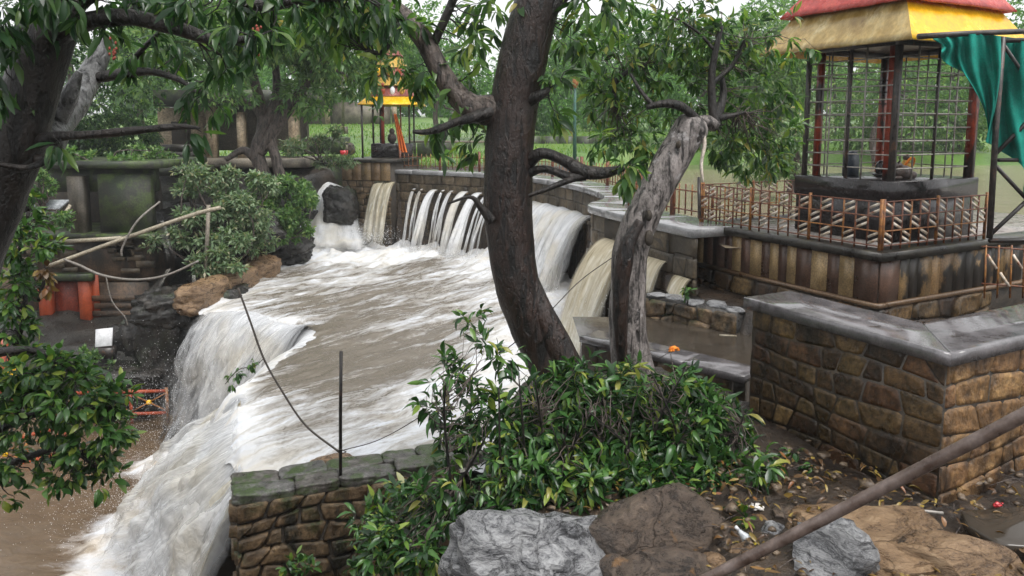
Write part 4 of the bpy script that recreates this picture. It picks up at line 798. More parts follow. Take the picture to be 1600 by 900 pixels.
# ------------------------------------------------------------------ lattice railings on the platform
def lattice(label, A_, d, L, H=.70, cell=.195, out=None):
    t = thing('lattice_railing', label, 'railing', A_, 'rusty lattice railings round the shrine platform'); n = max(2, round(L / cell)); cw = L / n; rows = [.06, .06 + (H - .1) / 3, .06 + 2 * (H - .1) / 3, H - .04]
    for k in range(n + 1):
        big = k in (0, n) or k % 6 == 0; r = .016 if big else .009
        part('upright', bar(A_ + d * cw * k, A_ + d * cw * k + UP * (H if big else H - .03), r * 2), M['rust'] if k % 3 else M['rust_or'], t)
    for i, z in enumerate(rows): part('rail', bar(A_ + UP * z, A_ + d * L + UP * z, .022 if i in (0, 3) else .026, .016), M['rust'] if i != 1 else M['rust_or'], t)
    for k in range(n):
        for i in range(3):
            if (k + i) % 2: continue
            z0, z1 = rows[i], rows[i + 1]; hh = z1 - z0
            for f in (.96, .52):
                p, q = A_ + d * (cw * (k + .06)) + UP * (z0 + hh * f), A_ + d * (cw * (k + .94)) + UP * (z0 + hh * (f - .42)); part('slat', bar(p, q, .014, .036), M['slat'], t)
    return t
ri = .15
lattice('rusty lattice railing along the pool side of the shrine platform', Q + (U + VV_) * ri, VV_, PL - ri * 2)
lattice('rusty lattice railing along the front of the shrine platform', Q + (U * (ri + .05) + VV_ * ri), U, 2.35)
lattice('rusty lattice railing along the far edge of the shrine platform', Q + U * (ri + .05) + VV_ * (PL - ri), U, 3.0)
tag(part('leaning_post', bar(pt(1093, 342, 12.4), pt(1092, 277, 12.6), .05), M['steel_dk']), 'dark square post at the end of the platform railing', 'post')
# picket railing along the dam
pr = thing('picket_railing', 'rusty red picket railing along the back of the dam coping', 'railing', damp(DL * .5, ZC, -.8)); sp = np.arange(.3, DL - .6, .21)
HP = .62
def rail_curve(z, r): return tube([damp(s, ZC + z, -.78) for s in np.linspace(.3, DL - .6, 80)], r, 6)
part('rail', rail_curve(HP - .12, .014), M['rust'], pr); part('rail', rail_curve(.14, .014), M['rust'], pr)
for k, s in enumerate(sp):
    if k % 9 == 0: part('post', bar(damp(s, ZC, -.78), damp(s, ZC + HP + .14, -.78), .075), M['rust'], pr)
    else:
        part('picket', bar(damp(s, ZC + .05, -.78), damp(s, ZC + HP, -.78), .02, .02), M['rust_or'] if k % 2 else M['rust'], pr)
# ------------------------------------------------------------------ gate frame, teal cloth, thin railing on the right
gt = thing('iron_gate_frame', 'dark iron scaffold frame with diagonal braces beside the shrine', 'frame', pt(1546, 378, 9.6))
def GB(L, r, name='pole', seg=8, mt='blackiron'): part(name, tube([pt(*a) for a in L], r, seg, .05, 10), M[mt], gt)
GB([(1435, 57, 9.2), (1520, 52, 9.4), (1600, 49, 9.6), (1760, 40, 10)], .035, mt='steel_dk'); GB([(1552, 64, 9.5), (1760, 58, 10.)], .03)
GB([(1567, 58, 9.5), (1556, 200, 9.5), (1546, 372, 9.5)], .038, 'post', mt='steel_dk'); GB([(1546, 376, 9.5), (1760, 374, 9.9)], .03, 'rail'); GB([(1560, 250, 9.5), (1760, 250, 9.9)], .026, 'rail')
GB([(1568, 70, 9.52), (1640, 175, 9.7)], .024, 'brace'); GB([(1556, 240, 9.5), (1665, 130, 9.7)], .028, 'brace'); GB([(1552, 255, 9.5), (1640, 350, 9.7)], .026, 'brace'); GB([(1548, 366, 9.5), (1640, 280, 9.7)], .028, 'brace')
nU, nV = 60, 40; tx = [1457, 1480, 1500, 1530, 1560, 1590, 1640, 1700]; ty = [56, 54, 53, 53, 56, 60, 60, 60]; bx_ = [1459, 1484, 1508, 1535, 1562, 1585, 1630, 1700]; by_ = [72, 92, 112, 214, 226, 262, 330, 330]
P = []
for i in range(nU):
    px = np.interp(i, np.linspace(0, nU - 1, 8), tx); a = np.interp(px, tx, ty); b = np.interp(px, tx, by_); qx = np.interp(px, tx, bx_)
    for j in range(nV):
        v = j / (nV - 1); x_ = px + (qx - px) * v + 14 * v * math.sin(px * .09 + v * 3); y_ = a + (b - a) * v ** .9
        P.append(pt(x_, y_, 9.42 + .10 * math.sin(px * .16 + v * 2.2) + .06 * math.sin(px * .31 - v * 4) + .10 * v * math.sin(px * .05) + .28 * sst(1550, 1580, px)))
P = np.array(P); f_ = grid_faces(nU, nV); m = len(P); nn_ = V3(0, -.006, 0)
tag(part('teal_cloth', (np.concatenate([P, P + nn_]), np.concatenate([f_, f_[:, ::-1] + m])), M['teal'], smooth=True), 'crumpled teal green cloth hanging from the scaffold frame', 'cloth')
rr = thing('wire_railing', 'thin rusty railing below the scaffold frame at the platform front', 'railing', pt(1570, 465, 8.9))
for k in range(7): part('picket', bar(pt(1538 + 20 * k, 466, 8.9), pt(1541 + 20 * k, 383, 8.9), .016), M['rust_or'], rr)
for y_ in (388, 446): part('rail', bar(pt(1534, y_ - 3, 8.9), pt(1680, y_ + 8, 8.9), .016), M['rust'], rr)
for k in range(5): part('slat', bar(pt(1543 + 20 * k, 398 + 28 * (k % 2), 8.89), pt(1557 + 20 * k, 420 + 28 * (k % 2), 8.89), .012, .03), M['slat'], rr)
# ------------------------------------------------------------------ foliage
def tmpl(kind):
    if kind == 'A':       # full leaf: folded along the midrib, drooping tip
        V = [(0, 0, 0)]; 
        for t, w_, dz in ((.22, .34, .02), (.5, .5, .0), (.78, .33, -.07)):
            V += [(t, w_, dz + .10 * w_), (t, 0, dz - .0), (t, -w_, dz + .10 * w_)]
        V += [(1, 0, -.17)]
        Fc = [(0, 2, 1), (0, 3, 2)]
        for k in (0, 1):
            a = 1 + 3 * k
            for q in (0, 1): Fc += [(a + q, a + q + 1, a + q + 4), (a + q, a + q + 4, a + q + 3)]
        Fc += [(7, 8, 10), (8, 9, 10)]
    elif kind == 'B': V = [(0, 0, 0), (.45, .5, .06), (.45, 0, 0), (.45, -.5, .06), (1, 0, -.1)]; Fc = [(0, 2, 1), (0, 3, 2), (1, 2, 4), (2, 3, 4)]
    else: V = [(0, 0, 0), (.5, .5, .05), (1, 0, -.1), (.5, -.5, .05)]; Fc = [(0, 2, 1), (0, 3, 2)]
    return np.array(V, float), np.array(Fc)
TM = {k: tmpl(k) for k in 'ABC'}
def frames(d, n):
    d = nrm(d); n = n - d * (n * d).sum(-1, keepdims=True); n = nrm(n); s = np.cross(n, d); return d, s, n
class Leaves:
    def __init__(s): s.p, s.d, s.n, s.l, s.w = [], [], [], [], []
    def add(s, p, d, n, l, w): s.p.append(p); s.d.append(d); s.n.append(n); s.l.append(l); s.w.append(w)
    def done(s): s.p, s.d, s.n = map(np.concatenate, (s.p, s.d, s.n)); s.l = np.concatenate(s.l); s.w = np.concatenate(s.w)
    def mesh(s, idx, kind, rng):
        T, Fc = TM[kind]; d, sd_, n = frames(s.d[idx], s.n[idx]); l = s.l[idx][:, None, None]; w_ = s.w[idx][:, None, None]
        V = s.p[idx][:, None] + T[None, :, 0:1] * l * d[:, None] + T[None, :, 1:2] * w_ * sd_[:, None] + T[None, :, 2:3] * l * n[:, None] * rng.uniform(-.2, 2.6, (len(idx), 1, 1))
        Fa = (Fc[None] + len(T) * np.arange(len(idx))[:, None, None]).reshape(-1, 3); tone = np.repeat(rng.random(len(idx)), len(T)); return (V.reshape(-1, 3), Fa), tone
def sprigs(LV, rng, C, ax, k, ln, wd, spread=.9, droop=.5, rad=.5):
    """rosettes of k leaves round each point C, pointing along ax"""
    n = len(C); r = rng.normal(size=(n, k, 3)); ax = np.asarray(ax, float); ax = np.broadcast_to(ax, C.shape)
    d = nrm(nrm(ax)[:, None] * .75 + nrm(r) * spread + V3(0, 0, -droop)); p = C[:, None] + nrm(ax)[:, None] * rng.uniform(-.5, .15, (n, k, 1)) * ln * rad * 1.6 + d * ln * .1
    nn_ = V3(0, 0, 1) + rng.normal(size=(n, k, 3)) * .45; l = ln * rng.uniform(.6, 1.2, (n, k)); 
    LV.add(p.reshape(-1, 3), d.reshape(-1, 3), nn_.reshape(-1, 3), l.ravel(), (l * wd * rng.uniform(.8, 1.2, (n, k))).ravel())
def ellip(rng, c, r, n, shell=.5, minz=None):
    v = nrm(rng.normal(size=(n, 3))); q = rng.uniform(0, 1, (n, 1)) ** (1 / 3.); q = shell + (1 - shell) * q if shell < 1 else q
    q = np.where(rng.random((n, 1)) < .25, rng.uniform(.2, 1, (n, 1)), q); return np.asarray(c) + v * q * np.asarray(r), v
_leafme = {}
def leaf_parts(parent, LV, mat, rng, kind, nparts, crown='crown', lname='leaf'):
    N = len(LV.p); idx = np.arange(N)
    if nparts:
        size = LV.l / np.maximum(np.linalg.norm(LV.p, axis=1), 1); fac = np.abs((nrm(LV.p) * nrm(LV.n)).sum(1)); pxx = 800 + F * LV.p[:, 0] / np.maximum(LV.p[:, 1], .5); pyy = 200 - F * LV.p[:, 2] / np.maximum(LV.p[:, 1], .5)
        vis = (pxx > 5) & (pxx < 1595) & (pyy > 5) & (pyy < 895); dist = np.linalg.norm(LV.p, axis=1); sc_ = size * (.3 + fac) * vis * np.exp(-(dist - dist.min()) * .9) * rng.uniform(.7, 1.3, N)
        top = np.argsort(-sc_)[:nparts]; top = top[sc_[top] > 0]; rest = np.setdiff1d(idx, top)
        if kind not in _leafme: _leafme[kind] = {}
        if mat not in _leafme[kind]: _leafme[kind][mat] = mesh_np('leaf', TM['A'][0], TM['A'][1], M[mat], smooth=False)
        me = _leafme[kind][mat]; d, s_, n = frames(LV.d[top], LV.n[top])
        for i, t in enumerate(top):
            l, w_ = LV.l[t], LV.w[t]; n[i] = n[i] * rng.uniform(.1, 2.4); Mw = Matrix(((d[i][0] * l, s_[i][0] * w_, n[i][0] * l, LV.p[t][0]), (d[i][1] * l, s_[i][1] * w_, n[i][1] * l, LV.p[t][1]), (d[i][2] * l, s_[i][2] * w_, n[i][2] * l, LV.p[t][2]), (0, 0, 0, 1)))
            inst(lname, me, Mw, parent)
    else: rest = idx
    if not len(rest): return
    VF, tone = LV.mesh(rest, kind, rng); return part(crown, VF, M[mat], parent, attrs={'tone': tone}, kind='stuff')
def twig(P0, P1, r0, r1, rng, sag=.1, n=6, seg=6):
    t = np.linspace(0, 1, n)[:, None]; L_ = np.linalg.norm(P1 - P0); P = P0 * (1 - t) + P1 * t + np.sin(t * math.pi) * rng.normal(size=3) * L_ * sag + np.vstack([0 * P0, rng.normal(size=(n - 2, 3)) * L_ * .03, 0 * P0]); return tube(P, np.linspace(r0, r1, n), seg)
def branchlets(parent, mat, C, anchors, rng, r0=.02, every=1, name='twigs'):
    """thin wood from the nearest limb point out to each leaf cluster, one joined part"""
    A = np.asarray(anchors); out = []
    for c in C[::every]:
        a = A[np.argmin(np.linalg.norm(A - c, axis=1) + rng.random(len(A)) * .3)]; out.append(twig(a, c, r0, r0 * .25, rng, .10, 6, 5))
    if out: part(name, join(out), M[mat], parent, kind='stuff')

# ------------------------------------------------------------------ centre tree
rng = np.random.default_rng(101)
t1 = thing('leaning_tree', 'dark reddish-brown wet trunk rising through the middle of the picture, leafy limbs', 'tree', pt(870, 600, 7.5))
T1 = [(893, 640, 7.45, 68), (876, 600, 7.47, 47), (852, 550, 7.5, 37), (824, 490, 7.5, 35), (802, 420, 7.5, 36), (794, 330, 7.5, 37), (797, 230, 7.5, 37), (810, 130, 7.5, 37), (828, 50, 7.5, 36), (845, -20, 7.5, 34), (885, -160, 7.7, 28), (915, -330, 8., 18)]
part('trunk', limb(T1, 16, 40, .13, 4, 1), M['bark_red'], t1, True)
part('buttress', limb([(925, 640, 7.3, 30), (896, 590, 7.35, 27), (868, 535, 7.38, 23), (842, 475, 7.42, 18), (826, 420, 7.46, 8)], 12, 24, .13, 4, 2), M['bark_red'], t1, True)
T1L = [(792, 172, 7.5, 30), (762, 172, 7.5, 24), (738, 168, 7.5, 21), (712, 146, 7.5, 18), (686, 108, 7.5, 16), (664, 66, 7.5, 15), (632, 28, 7.5, 15), (585, -5, 7.5, 14), (520, -40, 7.4, 11)]
T1b = [(785, 168, 7.45, 14), (745, 182, 7.35, 10), (715, 190, 7.3, 7), (690, 200, 7.25, 6), (668, 206, 7.25, 5), (645, 206, 7.2, 3)]
T1c = [(838, 40, 7.45, 18), (862, 14, 7.4, 13), (884, -12, 7.4, 10), (920, -60, 7.4, 8)]
T1d = [(815, 262, 7.5, 14), (845, 240, 7.3, 9), (880, 250, 7.25, 9), (912, 268, 7.2, 11), (945, 270, 7.2, 9), (975, 262, 7.2, 5)]
T1e = [(815, 275, 7.45, 9), (850, 264, 7.3, 6), (890, 276, 7.2, 7), (915, 274, 7.2, 9)]
T1f = [(915, 272, 7.2, 6), (880, 285, 7.15, 5), (850, 297, 7.1, 4), (826, 306, 7.1, 3)]
T1g = [(820, 160, 7.4, 12), (845, 148, 7.3, 8), (858, 138, 7.3, 4)]
T1h = [(672, 80, 7.5, 7), (695, 30, 7.45, 7), (712, -10, 7.4, 6)]
T1i = [(768, 345, 7.3, 9), (752, 325, 7.25, 6), (735, 308, 7.2, 3), (700, 318, 7.2, 1.5)]
T1j = [(632, 28, 7.4, 7), (612, 60, 7.3, 5), (596, 82, 7.3, 4), (570, 78, 7.25, 2.5)]
ANC = []
for k, L in enumerate((T1L, T1b, T1c, T1d, T1e, T1f, T1g, T1h, T1i, T1j)):
    part('branch', limb(L, 8, 14, .10, 7, 5 + k), M['bark_mid'] if k in (0,) else M['bark_black'], t1, True); ANC.append(limb_pts(L))
ANC = np.concatenate(ANC)
def clusters(E, rng, LV, per, ln, wd, k=7, droop=.55, axz=-.4, spread=.9):
    """E: (px, py, rx, ry, distance, depth, sprigs)"""
    cs = []
    for px, py, rx, ry, Yd, dp, n in E:
        C, v = ellip(rng, pt(px, py, Yd), (rx * mpp(Yd), dp, ry * mpp(Yd)), n, .3); cs.append(C); sprigs(LV, rng, C, v + V3(0, 0, axz), k, ln, wd, spread, droop)
    return np.concatenate(cs)
LV = Leaves()
C = clusters([(560, 15, 70, 35, 7.3, .5, 34), (500, 40, 60, 40, 7.4, .5, 26), (655, 120, 30, 30, 7.6, .3, 9), (605, 110, 26, 22, 7.4, .2, 6), (590, 180, 14, 10, 7.2, .1, 1), (700, 195, 40, 30, 7.6, .3, 8), (690, 245, 10, 12, 7.2, .1, 1), (745, 70, 30, 40, 7.7, .4, 10), (720, 130, 35, 35, 7.8, .4, 8), (890, 60, 50, 50, 7.7, .5, 12), (860, 130, 30, 40, 7.6, .4, 6), (760, 230, 40, 30, 7.9, .3, 8), (860, 180, 20, 20, 7.4, .2, 3), (975, 268, 24, 18, 7.2, .2, 7), (610, 50, 60, 30, 7.5, .4, 14), (780, 20, 60, 40, 7.8, .6, 18), (930, 10, 60, 40, 7.3, .6, 18)], rng, LV, 7, .20, .30)
def overhead(L, LV, ln, wd, k=7):  # unseen crown clusters above the frame, added to shade what lies below
    for c, r, n in L: C_, v = ellip(rng, c, r, n, .3); sprigs(LV, rng, C_, v + V3(0, 0, -.4), k, ln, wd, .9, .55)
overhead([((.8, 8, 4.3), (1.8, 1.8, .9), 150), ((-1.6, 7.6, 3.9), (1.5, 1.6, .8), 110), ((2.8, 8.6, 4.2), (1.6, 1.7, .8), 110)], LV, .22, .30)
LV.done(); leaf_parts(t1, LV, 'leaf_tree', rng, 'A', 300); branchlets(t1, 'bark_black', C, ANC, rng, .008, 2)

# ------------------------------------------------------------------ leaning grey trunk
rng = np.random.default_rng(102)
t2 = thing('cut_tree', 'grey leaning trunk cut off at the top with bushy regrowth behind the shrub', 'tree', pt(990, 590, 7.9))
T2 = [(996, 625, 7.9, 46), (989, 575, 7.9, 34), (981, 510, 7.85, 29), (981, 440, 7.8, 28), (990, 375, 7.8, 29), (1013, 318, 7.8, 28), (1040, 266, 7.8, 26), (1064, 224, 7.8, 25), (1081, 196, 7.8, 25), (1088, 184, 7.8, 16)]
part('trunk', limb(T2, 16, 40, .14, 4.5, 3), M['bark_grey'], t2, True)
part('rotten_strip', limb([(972, 580, 7.58, 9), (968, 500, 7.55, 13), (972, 430, 7.52, 14), (982, 380, 7.52, 12), (1000, 345, 7.55, 7)], 10, 14, .3, 9, 4), M['bark_red'], t2, True)
part('knot', ell(pt(1014, 337, 7.57), (.035, .03, .06)), M['mortar'], t2, True); part('knot', ell(pt(1060, 226, 7.61), (.025, .03, .04)), M['mortar'], t2, True); part('knot', ell(pt(1014, 372, 7.56), (.05, .035, .085)), M['mortar'], t2, True)
T2B = [[(1080, 200, 7.8, 14), (1100, 190, 7.85, 11), (1118, 196, 7.9, 10)], [(1092, 196, 7.8, 10), (1078, 176, 7.7, 7), (1058, 164, 7.65, 7), (1035, 162, 7.6, 6), (1010, 168, 7.6, 4)], [(1118, 198, 7.9, 10), (1113, 165, 7.9, 7), (1112, 120, 7.9, 6), (1118, 80, 7.9, 5), (1128, 40, 7.9, 3)], [(1118, 190, 7.92, 8), (1130, 150, 8., 6), (1128, 120, 8., 4)], [(1122, 185, 7.9, 6), (1145, 180, 7.9, 4), (1165, 175, 7.9, 2)], [(1113, 130, 7.9, 4), (1145, 100, 8., 3), (1165, 60, 8., 2)], [(1020, 165, 7.6, 4), (1000, 140, 7.7, 3), (985, 115, 7.8, 2)], [(960, 165, 8.2, 4), (962, 130, 8.2, 4), (985, 110, 8.2, 3), (1010, 100, 8.2, 2)], [(1118, 80, 7.9, 3), (1090, 50, 7.9, 2), (1060, 30, 7.9, 1.5)]]
ANC = []
for k, L in enumerate(T2B): part('branch', limb(L, 7, 10, .1, 8, 20 + k), M['bark_black'] if k else M['bark_grey'], t2, True); ANC.append(limb_pts(L))
ANC = np.concatenate(ANC)
LV = Leaves()
C = clusters([(980, 90, 80, 60, 8.4, .6, 70), (1060, 60, 80, 50, 8.4, .6, 70), (1140, 70, 70, 50, 8.4, .6, 64), (1190, 140, 50, 60, 8.6, .6, 44), (960, 160, 50, 40, 8.5, .5, 34), (1000, 215, 60, 50, 8.5, .5, 52), (1130, 215, 40, 45, 8.5, .5, 40), (1180, 240, 50, 40, 8.7, .5, 46), (1215, 200, 30, 50, 8.8, .5, 22), (940, 225, 30, 30, 8.0, .3, 8), (1075, 130, 60, 40, 8.4, .4, 24), (1220, 60, 60, 40, 8.6, .5, 16), (1050, 10, 90, 30, 8.2, .5, 18)], rng, LV, 7, .15, .30, axz=-.1, droop=.35)
LV.done(); leaf_parts(t2, LV, 'leaf_tree', rng, 'A', 300); branchlets(t2, 'bark_mid', C, ANC, rng, .006, 2)
tag(part('bark_strip', tube(catmull([pt(1098, 195, 7.75), pt(1101, 225, 7.7), pt(1096, 255, 7.68), pt(1098, 285, 7.68)], 6), [.012 + .012 * math.sin(i / 18 * 3.1) for i in range(19)], 6, .3, 9), M['bark_strip']), 'pale strip of peeled bark hanging from the cut trunk', 'bark')

# ------------------------------------------------------------------ left foreground tree
rng = np.random.default_rng(103)
t3 = thing('overhanging_tree', 'black wet trunk at the far left with big drooping leaves overhead', 'tree', pt(-30, 560, 4.8))
part('trunk', limb([(-170, 780, 4.8, 56), (-110, 580, 4.8, 50), (-55, 420, 4.8, 46), (-15, 320, 4.8, 44), (22, 225, 4.8, 43), (48, 140, 4.8, 40), (74, 60, 4.8, 37), (102, -20, 4.8, 33), (140, -140, 4.8, 28)], 14, 32, .12, 6, 7), M['bark_black'], t3, True)
T3B = [[(85, 55, 4.75, 20), (130, 35, 4.7, 15), (200, 27, 4.65, 13), (270, 42, 4.6, 12), (335, 62, 4.55, 8), (400, 60, 4.5, 5)],
       [(60, 230, 5.0, 34), (85, 192, 5.3, 27), (115, 160, 5.5, 22), (140, 118, 5.7, 18), (160, 78, 5.8, 13), (172, 58, 5.8, 5)],
       [(88, 185, 5.2, 18), (108, 150, 5.15, 13), (124, 112, 5.15, 5)],
       [(55, 222, 4.8, 13), (95, 213, 4.7, 8), (150, 210, 4.65, 7), (220, 203, 4.6, 6), (280, 198, 4.6, 5), (312, 200, 4.55, 2)],
       [(150, 122, 5.7, 9), (185, 116, 5.6, 8), (235, 112, 5.5, 6), (280, 125, 5.4, 4), (310, 145, 5.3, 2)], [(195, 112, 5.55, 5), (220, 80, 5.5, 4), (250, 50, 5.4, 3)],
       [(60, 250, 4.75, 10), (75, 250, 4.7, 6), (40, 262, 4.6, 5), (-10, 255, 4.5, 4)], [(110, 20, 4.7, 8), (150, -5, 4.6, 6), (220, -40, 4.5, 4)],
       [(20, 70, 4.6, 5), (0, 80, 4.6, 4), (-20, 100, 4.6, 3)], [(330, -20, 5., 10), (400, 8, 5, 9), (470, 0, 5, 8), (560, -10, 5, 6)]]
ANC = []
for k, L in enumerate(T3B): part('branch', limb(L, 8, 14, .1, 8, 40 + k), M['bark_pale'] if k in (1, 2) else M['bark_black'], t3, True); ANC.append(limb_pts(L))
ANC = np.concatenate(ANC)
LV = Leaves()
C = clusters([(60, -10, 60, 30, 4.4, .3, 10), (200, -5, 90, 22, 4.8, .4, 20), (320, 15, 60, 30, 4.8, .4, 12), (390, 55, 36, 45, 4.6, .3, 13), (420, 15, 60, 34, 4.9, .4, 13), (500, 0, 60, 26, 5.1, .4, 13), (360, 90, 36, 34, 5, .3, 6), (20, 30, 40, 40, 4.5, .3, 12), (5, 120, 25, 50, 4.5, .3, 8), (330, 150, 40, 40, 5.4, .3, 8), (300, 215, 16, 16, 4.6, .1, 2), (90, 232, 12, 10, 4.6, .1, 2), (235, 85, 50, 40, 5.5, .4, 12), (150, 20, 40, 30, 4.6, .2, 7), (600, 10, 60, 30, 5.4, .4, 14)], rng, LV, 7, .155, .27, k=7, droop=.75, axz=-.6)
overhead([((-4.2, 5.2, 2.9), (1.8, 1.5, .7), 130), ((-6.5, 7.5, 3.6), (1.8, 2., .8), 130), ((-2.6, 4.2, 2.9), (1.2, 1.2, .6), 60), ((-8.5, 10.5, 4.6), (2.2, 2.4, 1.), 150)], LV, .2, .3)
LV.done(); leaf_parts(t3, LV, 'leaf_over', rng, 'A', 300); branchlets(t3, 'bark_black', C, ANC, rng, .008)
for k, (a, b) in enumerate(((402, 50), (178, 82))):
    fl = [ell(pt(a + rng.normal() * 4, b + rng.normal() * 10, 4.5), (.008, .008, .012), 1) for i in range(12)]
    part('flower_spike', join(fl), surf('coral_bud', [(.2, .035, .02), (.3, .07, .04)], 20), t3)
# low sprawling bush at the lower left
rng = np.random.default_rng(104)
s3 = thing('hanging_bush', 'bright green leafy branches spreading over the lower brown pool', 'bush', pt(-60, 700, 6.0))
S3B = [[(-60, 560, 6, 12), (20, 548, 6, 7), (70, 552, 6, 5), (130, 590, 6, 3)], [(-60, 700, 6, 12), (20, 660, 6, 7), (90, 640, 6, 5), (170, 640, 6, 3)], [(-60, 760, 6, 9), (30, 720, 6, 6), (100, 700, 6, 4), (150, 730, 6, 2)], [(20, 660, 6, 4), (50, 600, 6, 3), (90, 560, 6, 2)], [(-60, 640, 6.1, 9), (10, 620, 6.1, 5), (60, 610, 6, 3)]]
ANC = []
for k, L in enumerate(S3B): part('branch', limb(L, 7, 8, .1, 8, 60 + k), M['bark_black'], s3, True); ANC.append(limb_pts(L))
ANC = np.concatenate(ANC); LV = Leaves()
C = clusters([(60, 570, 60, 28, 6., .3, 44), (120, 610, 70, 40, 6, .35, 60), (60, 640, 70, 50, 6., .35, 52), (150, 680, 55, 50, 6, .3, 50), (20, 720, 45, 40, 6., .3, 26), (120, 730, 50, 30, 6, .3, 26), (180, 620, 25, 25, 6, .2, 12), (10, 610, 40, 50, 6., .3, 22), (0, 780, 30, 22, 6, .2, 8), (165, 745, 24, 20, 6, .2, 6)], rng, LV, 7, .115, .42, droop=.3, axz=.1)
LV.done(); leaf_parts(s3, LV, 'leaf_low', rng, 'A', 300); branchlets(s3, 'bark_black', C, ANC, rng, .007)
# vine on the left edge
s4 = thing('vine', 'green climbing vine beside the black trunk at the left edge', 'vine', pt(20, 560, 6.6)); LV = Leaves()
VB = [[(20, 560, 6.8, 4), (40, 480, 6.8, 4), (30, 400, 6.8, 3), (45, 330, 6.8, 3)], [(60, 470, 6.8, 3), (72, 420, 6.8, 3), (60, 360, 6.8, 2)]]
for k, L in enumerate(VB): part('stem', limb(L, 7, 6), M['bark_black'], s4)
C = clusters([(40, 370, 35, 45, 6.8, .3, 40), (25, 450, 32, 45, 6.8, .3, 44), (20, 510, 30, 40, 6.8, .3, 34), (70, 390, 20, 20, 6.6, .2, 8), (35, 310, 18, 30, 6.8, .2, 10)], rng, LV, 7, .11, .42, droop=.35, axz=0)
LV.done(); leaf_parts(s4, LV, 'leaf_low', rng, 'A', 120); branchlets(s4, 'bark_black', C, np.concatenate([limb_pts(L) for L in VB]), rng, .006)
dl_ = thing('dead_leaf_clump', 'clump of dry brown leaves caught on the vine', 'leaves', pt(72, 450, 6.6)); LV = Leaves(); C = clusters([(72, 435, 8, 28, 6.5, .06, 10)], rng, LV, 7, .085, .5, droop=.8); LV.done(); leaf_parts(dl_, LV, 'leaf_dry', rng, 'A', 40)

# ------------------------------------------------------------------ foreground shrub
rng = np.random.default_rng(105)
s1 = thing('leafy_shrub', 'dense glossy green shrub round the two trunks in front of the pool', 'shrub', (.6, 6.8, -2.9)); LV = Leaves(); ANC = []
for k in range(16):
    a = pt(rng.uniform(700, 1150), 770, 6.4); b = pt(a[0] / 6.4 * F + 800 + rng.normal() * 60, rng.uniform(560, 700), 6.2); P = catmull([a, (a + b) / 2 + rng.normal(size=3) * .1, b], 6); part('stem', tube(P, np.linspace(.016, .006, len(P)), 6), M['bark_black'], s1); ANC.append(P)
ANC = np.concatenate(ANC)
tops = np.array([[570, 800], [620, 760], [665, 690], [700, 640], [740, 600], [790, 600], [850, 585], [900, 565], [960, 580], [1020, 575], [1070, 580], [1110, 610], [1150, 650], [1185, 690], [1210, 740]]); bots = np.array([[570, 850], [640, 865], [700, 835], [780, 800], [860, 785], [930, 790], [1000, 775], [1100, 765], [1160, 770], [1210, 790]])
E = []
for k in range(360):
    px_ = rng.uniform(575, 1205) if k < 150 else (rng.uniform(800, 1205) if k < 250 else rng.uniform(1040, 1205)); a, b = np.interp(px_, tops[:, 0], tops[:, 1]), np.interp(px_, bots[:, 0], bots[:, 1]); f_ = rng.random() ** .9; py_ = a + (b - a) * f_; r0_ = rng.uniform(14, 40)
    E.append((px_, py_ + 10, r0_ * 1.15, r0_ * .8, 6.95 - 1.0 * f_ + rng.normal() * .12, .05 + r0_ * .0045, int(2 + (r0_ / 9) ** 1.6 * rng.uniform(.6, 1.2))))
E += [(760, 555, 26, 40, 7.0, .15, 9), (735, 500, 20, 26, 7.0, .1, 5), (700, 590, 40, 40, 6.9, .2, 13), (670, 640, 30, 26, 6.8, .15, 8), (790, 560, 20, 30, 7., .1, 6), (900, 600, 60, 30, 6.9, .2, 18), (1195, 735, 18, 40, 5.8, .1, 8)]
C = []
for q in E:
    sc_ = rng.uniform(.62, 1.15); C.append(clusters([q], rng, LV, 7, .165 * sc_, .31, droop=rng.uniform(.15, .6), axz=.05, spread=1.0, k=int(rng.integers(5, 9))))
C = np.concatenate(C)
LV.done(); leaf_parts(s1, LV, 'leaf_bush', rng, 'A', 300); branchlets(s1, 'bark_mid', C, ANC, rng, .006, 2)
def plant(name, px, py, Yd, E, ln, wd, mat, label, n=60, sub='leaf_bush', drp=.2):
    o = thing(name, label, 'plant', pt(px, py, Yd)); L_ = Leaves(); C_ = clusters(E, rng, L_, 6, ln, wd, 6, drp, .3); base = pt(px, py, Yd)
    for k in range(min(4, len(C_))): part('stem', tube(catmull([base, (base + C_[k]) / 2 + V3(.01, 0, .02), C_[k]], 4), np.linspace(.006, .003, 9), 5), M['bark_black'], o)
    L_.done(); leaf_parts(o, L_, mat, rng, 'A', n); return o
plant('small_plant', 470, 905, 7.6, [(455, 880, 16, 16, 7.6, .1, 5), (478, 890, 18, 12, 7.6, .1, 5)], .11, .5, 'leaf_low', 'bright green seedling at the foot of the broken wall')
plant('small_plant', 585, 915, 7., [(560, 890, 24, 12, 7., .1, 8), (610, 893, 22, 10, 7, .1, 7), (650, 880, 24, 14, 6.8, .1, 8), (690, 890, 15, 10, 6.6, .1, 4)], .10, .55, 'leaf_bush', 'low dark green plants below the broken wall, left of the grey boulder')
plant('small_plant', 1238, 716, 6.2, [(1240, 706, 8, 8, 6.15, .03, 2)], .11, .3, 'leaf_bush', 'small weed sprouting from the dark wall, upper one of two', 12)
plant('small_plant', 1268, 736, 6.1, [(1271, 727, 8, 8, 6.05, .03, 2)], .11, .3, 'leaf_bush', 'small weed sprouting from the dark wall, lower one of two', 12)
plant('small_plant', 1168, 830, 5.4, [(1170, 808, 12, 12, 5.3, .05, 3), (1186, 742, 10, 22, 5.6, .05, 4)], .13, .36, 'leaf_low', 'yellow-green seedling among the rubble beside the bottle', 24)
